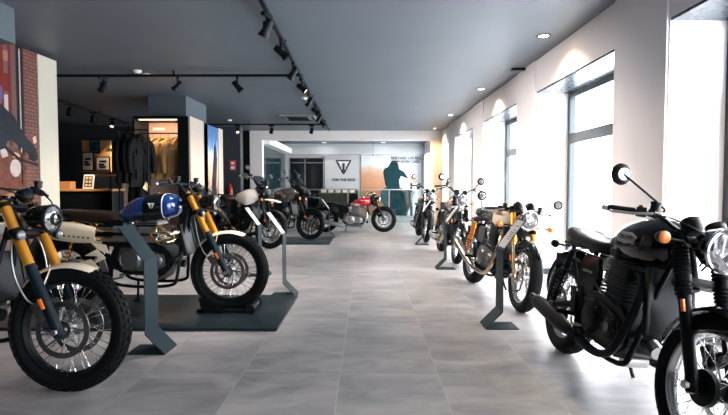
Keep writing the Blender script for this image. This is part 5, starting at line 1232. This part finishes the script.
# ------------------------------------------------------------------ balustrade, emblem, mural, annexe furnishings
bl = empty('glass_balustrade', (-.65, YE + .12, 0)); tag(bl, 'glass balustrade with a slim steel top rail across the end opening', 'balustrade')
bm = NB(); bx(bm, -2.43, 2.50, -.025, .025, 1.035, 1.065, .006); build('top_rail', bm, mat('rail_steel', (.58, .57, .54), .3, metal=1), bl)
xs = [-2.38, -1.15, .08, 1.31, 2.46]
for a in xs: bm = NB(); bx(bm, a - .02, a + .02, -.012, .012, 0, 1.035); bx(bm, a - .05, a + .05, -.04, .04, 0, .012); build('post', bm, alu, bl)
for a, b in zip(xs, xs[1:]): bm = NB(); bx(bm, a + .035, b - .035, -.005, .005, .06, 1.0); build('glass_panel', bm, railglass, bl, False)
em = empty('wall_emblem', (-.92, YB - .002, 1.93)); tag(em, 'black inverted triangle emblem mounted on the annexe wall', 'emblem')
bm = NB(); shield(bm, (0, -.0, 0), (1, 0, 0), (0, 0, 1), .31); build('emblem_plate', bm, [mat('sign_black', (.015, .017, .02), .35), mat('emblem_silver', (.75, .76, .78), .3)], em, False)
MT = lambda x, z: Matrix.Translation((x, YB - .004, z)) @ Matrix.Rotation(R(90), 4, 'X')
o = textobj('wall_lettering', 'FOR THE RIDE', .15, MT(-.92, 1.39), MATS['sign_black'], None, .004, wide=.95, off=.03); tag(o, 'dark lettering reading FOR THE RIDE under the emblem', 'lettering')
mu = empty('rider_mural', (.95, YB - .03, 0)); tag(mu, 'large light mural of a leather-clad rider on the annexe wall', 'mural')
MY = YB - .03
def mpx(px, py): return ((px - 367) / SRC * MY - .95, 1.155 + (186 - py) / SRC * MY)
def mup(name, pts, lvl, m):
    bm = NB(); prism(bm, [mpx(*q) for q in pts], -.012 - lvl * .002, .0); return build(name, bm, m, mb, False)
bm = NB(); prism(bm, [mpx(361, 154.5), mpx(421, 154.5), mpx(421, 227), mpx(361, 227)], -.01, .03)
def mural_mat():
    m, nt, p = nodes('mural_desert'); tc = nt.nodes.new('ShaderNodeTexCoord'); sp = nt.nodes.new('ShaderNodeSeparateXYZ'); lk(nt, tc.outputs['Object'], sp.inputs[0])
    n = nt.nodes.new('ShaderNodeTexNoise'); n.inputs['Scale'].default_value = 3; n.inputs['Detail'].default_value = 6; lk(nt, tc.outputs['Object'], n.inputs['Vector'])
    a = nt.nodes.new('ShaderNodeMath'); a.operation = 'MULTIPLY_ADD'; a.inputs[1].default_value = .5; lk(nt, n.outputs['Fac'], a.inputs[0]); lk(nt, sp.outputs['Z'], a.inputs[2])
    x = nt.nodes.new('ShaderNodeMath'); x.operation = 'MULTIPLY_ADD'; x.inputs[1].default_value = .10; lk(nt, sp.outputs['X'], x.inputs[0]); lk(nt, a.outputs[0], x.inputs[2])
    mr = nt.nodes.new('ShaderNodeMapRange'); mr.inputs['From Min'].default_value = 0; mr.inputs['From Max'].default_value = 3; lk(nt, x.outputs[0], mr.inputs['Value'])
    cr = nt.nodes.new('ShaderNodeValToRGB'); E = cr.color_ramp.elements; E[0].color = (.30, .15, .09, 1); E[1].position = 1; E[1].color = (.58, .64, .64, 1)
    for pos, c in ((.40, (.42, .19, .09)), (.58, (.48, .25, .14)), (.66, (.55, .38, .28)), (.70, (.56, .60, .59))):
        q = E.new(pos); q.color = (*c, 1)
    lk(nt, mr.outputs['Result'], cr.inputs['Fac']); lk(nt, cr.outputs['Color'], p.inputs['Base Color']); p.inputs['Roughness'].default_value = .5; return m
mb = build('mural_panel', bm, mural_mat(), mu, False)
palem = mat('mural_pale', (.68, .74, .76), .5); teal = mat('mural_teal', (.008, .034, .040), .5, noise=.5, nscale=8); midm = mat('mural_grey_teal', (.05, .085, .10), .5, noise=.4, nscale=8)
mup('pale_sky_print', [(398, 154.5), (421, 154.5), (421, 227), (392, 227), (392, 200), (400, 176)], 0, palem)
mup('rider_torso_print', [(383.5, 176), (383, 172), (384.5, 168.5), (388, 167), (391, 161.5), (395, 160.5), (398, 164), (399, 169), (404, 172), (411, 175), (413, 178), (407, 178.5), (401, 176), (399, 180), (400, 188), (404, 194), (406, 204), (405, 226), (389, 226), (390, 210), (388, 200), (388, 190), (385, 184)], 1, teal)
mup('rider_arm_print', [(404, 172), (412, 175.5), (417, 181), (415, 184), (408, 178)], 2, MATS['mural_pale']); mup('rider_hand_print', [(409, 175), (414, 178), (417, 183), (414, 183), (409, 179)], 3, mat('mural_skin', (.66, .40, .28), .5))
mup('printed_motorcycle', [(381, 190), (386, 187), (390, 190), (398, 188), (404, 190), (410, 189), (415, 192), (412, 200), (408, 212), (404, 226), (384, 226), (386, 208), (380, 200)], 0, midm); mup('printed_fork', [(399, 188), (402, 188), (404, 226), (400, 226)], 2, teal); mup('printed_fork', [(410, 183), (412, 183), (413, 226), (410, 226)], 2, teal); mup('printed_mirror', [(416, 185), (419, 184), (420, 188), (417, 190)], 2, teal)
MM = lambda px, py: Matrix.Translation((mpx(px, py)[0], -.016, mpx(px, py)[1])) @ Matrix.Rotation(R(90), 4, 'X')
textobj('mural_lettering', 'RIDE HARD, LIVE REAL.', .15, MM(406.5, 158.4), MATS['sign_black'], mb, .003, wide=.80, off=.03); textobj('mural_lettering', 'TRIUMPH MODERN CLASSICS', .13, MM(405.5, 161.8), MATS['sign_black'], mb, .003, wide=.66, off=.03)
# low lit display unit under the emblem
un = empty('display_unit', (-1.1, YB - .5, 0)); tag(un, 'low pale display unit with lit boxes under the emblem', 'display unit')
bm = NB(); bx(bm, -.75, .75, -.2, .3, .85, .90); bx(bm, -.75, .75, -.2, .3, .40, .44); build('unit_shelf', bm, mat('unit_cream', (.10, .08, .06), .5), un, False)
bm = NB(); bx(bm, -.75, .75, .27, .3, 0, 1.02); build('unit_back', bm, MATS['unit_cream'], un, False)
for s in (-.75, .72): bm = NB(); bx(bm, s, s + .03, -.2, .27, 0, .85); build('unit_side', bm, satin, un, False)
for k in range(5):
    bm = NB(); bx(bm, -.09, .09, -.08, .08, 0, .12, .004); bx(bm, -.095, .095, -.085, .085, .12, .15, .004); o = build('gift_box', bm, mat('gift_cream', (.75, .68, .58), .5)); o.location = (-1.1 - .55 + k * .27, YB - .55, .902)
    tag(o, 'cream lidded box on the low unit, %s' % ['leftmost of five', 'second from left', 'middle of five', 'second from right', 'rightmost of five'][k], 'box', 'cream boxes under the emblem')
for i, (x, y) in enumerate(((-1.6, 17.4), (.6, 17.4), (-1.6, 19.0), (.6, 19.0))):  # light panels added to brighten the annexe wall and mural
    r = empty('added_light_panel', (x, y, HC)); tag(r, 'small square light panel added to the annexe ceiling to brighten it, %s' % ['near left', 'near right', 'far left', 'far right'][i], 'added light', 'added annexe light panels')
    bm = NB(); bx(bm, -.09, .09, -.09, .09, -.02, 0, .004); build('panel_frame', bm, white, r); bm = NB(); bx(bm, -.07, .07, -.07, .07, -.024, -.02); build('panel_diffuser', bm, emis('fill_glow', (.95, .98, 1), .8), r, False)
    l = bpy.data.lights.new('fill_beam', 'AREA'); l.size = .14; l.energy = 8; l.color = (.93, .97, 1); lo = bpy.data.objects.new('fill_beam', l); COL.objects.link(lo); lo.parent = r; lo.location = (0, 0, -.03)
# pendant globe
pn = empty('pendant_lamp', (.22, 18.6, 0)); tag(pn, 'small white globe pendant lamp hanging in the annexe', 'pendant lamp')
glow = emis('lamp_glow', (1, .86, .68), .7); glow2 = emis('downlight_glow', (1, .90, .76), 5)
bm = NB(); cyl(bm, (0, 0, 2.24), (0, 0, HC), .006, 8); build('pendant_cord', bm, satin, pn)
bm = NB(); ball(bm, (0, 0, 2.16), .085, 20); build('globe', bm, emis('globe_glow', (1, .96, .9), 1.6), pn)
bm = NB(); cyl(bm, (0, 0, 2.225), (0, 0, 2.27), .035, 14); build('globe_cap', bm, satin, pn)

# ------------------------------------------------------------------ ceiling fittings
ZT_ = 2.71
def track(a, b, label):
    A_ = Vector(a); B_ = Vector(b); d = (B_ - A_); L_ = d.length; r = empty('lighting_track', tuple(A_), (0, 0, math.atan2(d.y, d.x))); tag(r, label, 'lighting track')
    bm = NB(); bx(bm, 0, L_, -.018, .018, -.016, .018); build('track_rail', bm, satin, r, False)
    bm = NB()
    n = max(2, int(L_ / 1.6))
    for k in range(n + 1): x = .02 + (L_ - .04) * k / n; bx(bm, x - .012, x + .012, -.010, .010, .018, .07 + (HC - 2.78))
    build('track_hanger', bm, satin, r, False)
def px3(px, py, z): Y = SRC * (z - 1.155) / (186 - py); return Vector(((px - 367) / SRC * Y, Y, z))
track((-.883, 4.0, ZT_), (-1.06, 14.4, ZT_), 'long black lighting track running down the middle of the ceiling')
track((-8.0, 7.25, ZT_), (-.955, 7.25, ZT_), 'black lighting track crossing the ceiling to the long track')
track((-4.9, 12.95, ZT_), (-1.06, 12.95, ZT_), 'black lighting track crossing the ceiling near the end opening')
track((-5.55, 9.1, ZT_), (-5.95, 13.0, ZT_), 'black lighting track over the counter corner')
nspot = [0]
def spot(x, y, yaw, label, grp, tilt=38, on=True, en=35, cone=50, colr=(1, .80, .58)):
    z = ZT_ - .016; r = empty('track_spotlight', (x, y, z), (0, 0, R(yaw))); tag(r, label, 'spotlight', grp)
    bm = NB(); bx(bm, -.07, .07, -.019, .019, -.035, 0, .003); build('adapter', bm, satin, r)
    bm = NB(); cyl(bm, (0, 0, -.035), (0, 0, -.085), .012, 10); bx(bm, -.048, -.040, -.012, .012, -.15, -.08); bx(bm, .040, .048, -.012, .012, -.15, -.08); bx(bm, -.048, .048, -.012, .012, -.088, -.080); build('yoke', bm, satin, r, False)
    d = Vector((0, sin(R(tilt)), -cos(R(tilt)))); c = Vector((0, 0, -.13))
    bm = NB(); lathe(bm, [(0, -.085), (.030, -.080), (.036, -.06), (.038, .03), (.052, .075), (.052, .085), (.046, .085), (.040, .06)], d=d, c=c, n=22); h = build('lamp_head', bm, satin, r)
    bm = NB(); lathe(bm, [(.042, .066), (.0, .066)], d=d, c=c, n=20); build('lamp_lens', bm, glow if on else clock, h)
    if on:
        l = bpy.data.lights.new('spot_beam', 'SPOT'); l.energy = en; l.spot_size = R(cone); l.spot_blend = .8; l.color = colr; l.shadow_soft_size = .03
        lo = bpy.data.objects.new('spot_beam', l); COL.objects.link(lo); lo.parent = r; lo.location = c + d * .10; lo.rotation_euler = d.to_track_quat('-Z', 'Y').to_euler()
for i, (px, py, yaw, lb, en) in enumerate(((270, 14, 165, 'nearest', 45), (285.5, 40, 200, 'second', 45), (298, 63, 185, 'third', 45), (297.5, 79, 175, 'fourth', 45), (311, 94, 30, 'fifth', 45), (316, 104, 150, 'sixth', 45), (320, 112, 190, 'seventh', 45), (324, 118, 160, 'eighth', 45))):
    Y = SRC * (ZT_ - 1.155) / (186 - py); spot(-.883 + (-1.06 + .883) * (Y - 4) / 10.4, Y, (70, -80, 95, -100)[i % 4], 'black spotlight on the long ceiling track, %s from the viewer' % lb, 'spotlights on the long track', 30 + (i * 7) % 12 + (14 if i % 2 else 0), True, 190, 100, (1, .90, .82))
for px, lb, yaw in ((105, 'leftmost', 65), (179, 'middle', 110), (238, 'rightmost', -75)): spot((px - 367) / SRC * 7.25, 7.25, yaw, 'black spotlight on the cross track, %s of three' % lb, 'spotlights on the cross track', 40, True, 50)
for px, lb, yaw in ((238, 'leftmost', 200), (272, 'middle', 175), (312, 'rightmost', 170)): spot((px - 367) / SRC * 12.95, 12.95, yaw, 'black spotlight on the track near the end opening, %s of three' % lb, 'spotlights by the end opening', 40, px == 238, 40)
for t, lb, yaw in ((.14, 'first', 45), (.40, 'second', 40), (.66, 'third', 195), (.92, 'fourth', 60)): spot(-5.55 - .40 * t, 9.1 + 3.9 * t, yaw, 'black spotlight over the counter corner, %s from the viewer' % lb, 'spotlights over the counter corner', 40, True, 130)
for i, y in enumerate((2.55, 5.6, 8.63, 11.75, 14.5)):
    r = empty('recessed_downlight', (1.91, y, HC)); tag(r, 'round recessed ceiling downlight by the window wall, %s' % ['nearest to the viewer', 'second away', 'third away', 'fourth away', 'farthest away'][i], 'downlight', 'recessed downlights along the windows')
    bm = NB(); lathe(bm, [(.075, 0), (.075, -.006), (.055, -.008), (.052, 0)], 'z', (0, 0, 0), 28, ring=True); build('trim_ring', bm, satin, r)
    bm = NB(); lathe(bm, [(.053, -.002), (0, -.002)], 'z', (0, 0, 0), 24); build('diffuser', bm, glow2, r)
    l = bpy.data.lights.new('downlight_beam', 'SPOT'); l.energy = 70; l.spot_size = R(128); l.spot_blend = .8; l.color = (1, .80, .52); l.shadow_soft_size = .02
    lo = bpy.data.objects.new('downlight_beam', l); COL.objects.link(lo); lo.parent = r; lo.location = (0, 0, -.02)
for px, py, lb in ((148, 75, 'by the cross track'), (139, 71.5, 'beside the other detector, left of it'), (305, 98, 'near the long track'), (230, 120, 'near the rear cross track')):
    p_ = px3(px, py, HC); bm = NB(); lathe(bm, [(0, -.045), (.035, -.04), (.055, -.022), (.06, 0)], 'z', (0, 0, 0), 22); o = build('smoke_detector', bm, mat('detector_white', (.72, .72, .70), .4)); o.location = p_; tag(o, 'white round smoke detector on the ceiling ' + lb, 'smoke detector', 'ceiling smoke detectors')
    bm = NB(); lathe(bm, [(.012, -.050), (.012, -.04), (0, -.04)], 'z', (0, 0, 0), 12); build('sensor', bm, satin, o)
ac = empty('ceiling_cassette', (-1.62, 12.1, HC)); tag(ac, 'square ceiling air conditioning cassette left of the long track', 'air conditioner')
bm = NB(); bx(bm, -.42, .42, -.42, .42, -.035, 0, .008); build('cassette_panel', bm, mat('cassette_grey', (.20, .21, .21), .5), ac)
bm = NB()
for k in range(9): bx(bm, -.24, .24, -.24 + k * .056, -.212 + k * .056, -.045, -.035)
build('grille', bm, satin, ac, False)
for s in ((-.37, -.33, -.3, .3), (.33, .37, -.3, .3), (-.3, .3, -.37, -.33), (-.3, .3, .33, .37)): bm = NB(); bx(bm, *s, -.042, -.034); build('air_flap', bm, satin, ac, False)
bm = NB(); bx(bm, -.10, .10, -.04, .04, -.03, 0, .004); o = build('ceiling_vent', bm, satin); o.location = px3(517, 70, HC); tag(o, 'small dark vent in the ceiling close to the window wall', 'vent')

# ------------------------------------------------------------------ daylight
w = bpy.data.worlds.new('sky'); SC.world = w; w.use_nodes = True; nt = w.node_tree; bg = nt.nodes['Background']
bg.inputs[0].default_value = (.97, .955, 1.0, 1); bg.inputs[1].default_value = 15
def portal(x, y, z, sx, sy, rot):
    l = bpy.data.lights.new('portal', 'AREA'); l.shape = 'RECTANGLE'; l.size = sx; l.size_y = sy; l.cycles.is_portal = True
    o = bpy.data.objects.new('window_portal', l); COL.objects.link(o); o.location = (x, y, z); o.rotation_euler = rot
for a, b in niches: portal(NX + .08, (a + b) / 2, 1.18, 2.35, b - a, (0, R(90), 0))
SC.view_settings.exposure = .62

for k, m_ in MATS.items():
    if k.startswith('print') or k.startswith('mural'): m_.node_tree.nodes['Principled BSDF'].inputs['Specular IOR Level'].default_value = .1
# ------------------------------------------------------------------ camera
cam = bpy.data.cameras.new('camera'); co = bpy.data.objects.new('camera', cam); COL.objects.link(co)
cam.sensor_width = 36; cam.lens = 36 * 510 / 728; cam.clip_start = .05
co.location = (0, 0, 1.155); co.rotation_euler = (R(90 - 2.41), 0, R(.34)); SC.camera = co
SC.view_settings.view_transform = 'Standard'; SC.view_settings.look = 'None'; SC.view_settings.gamma = 1
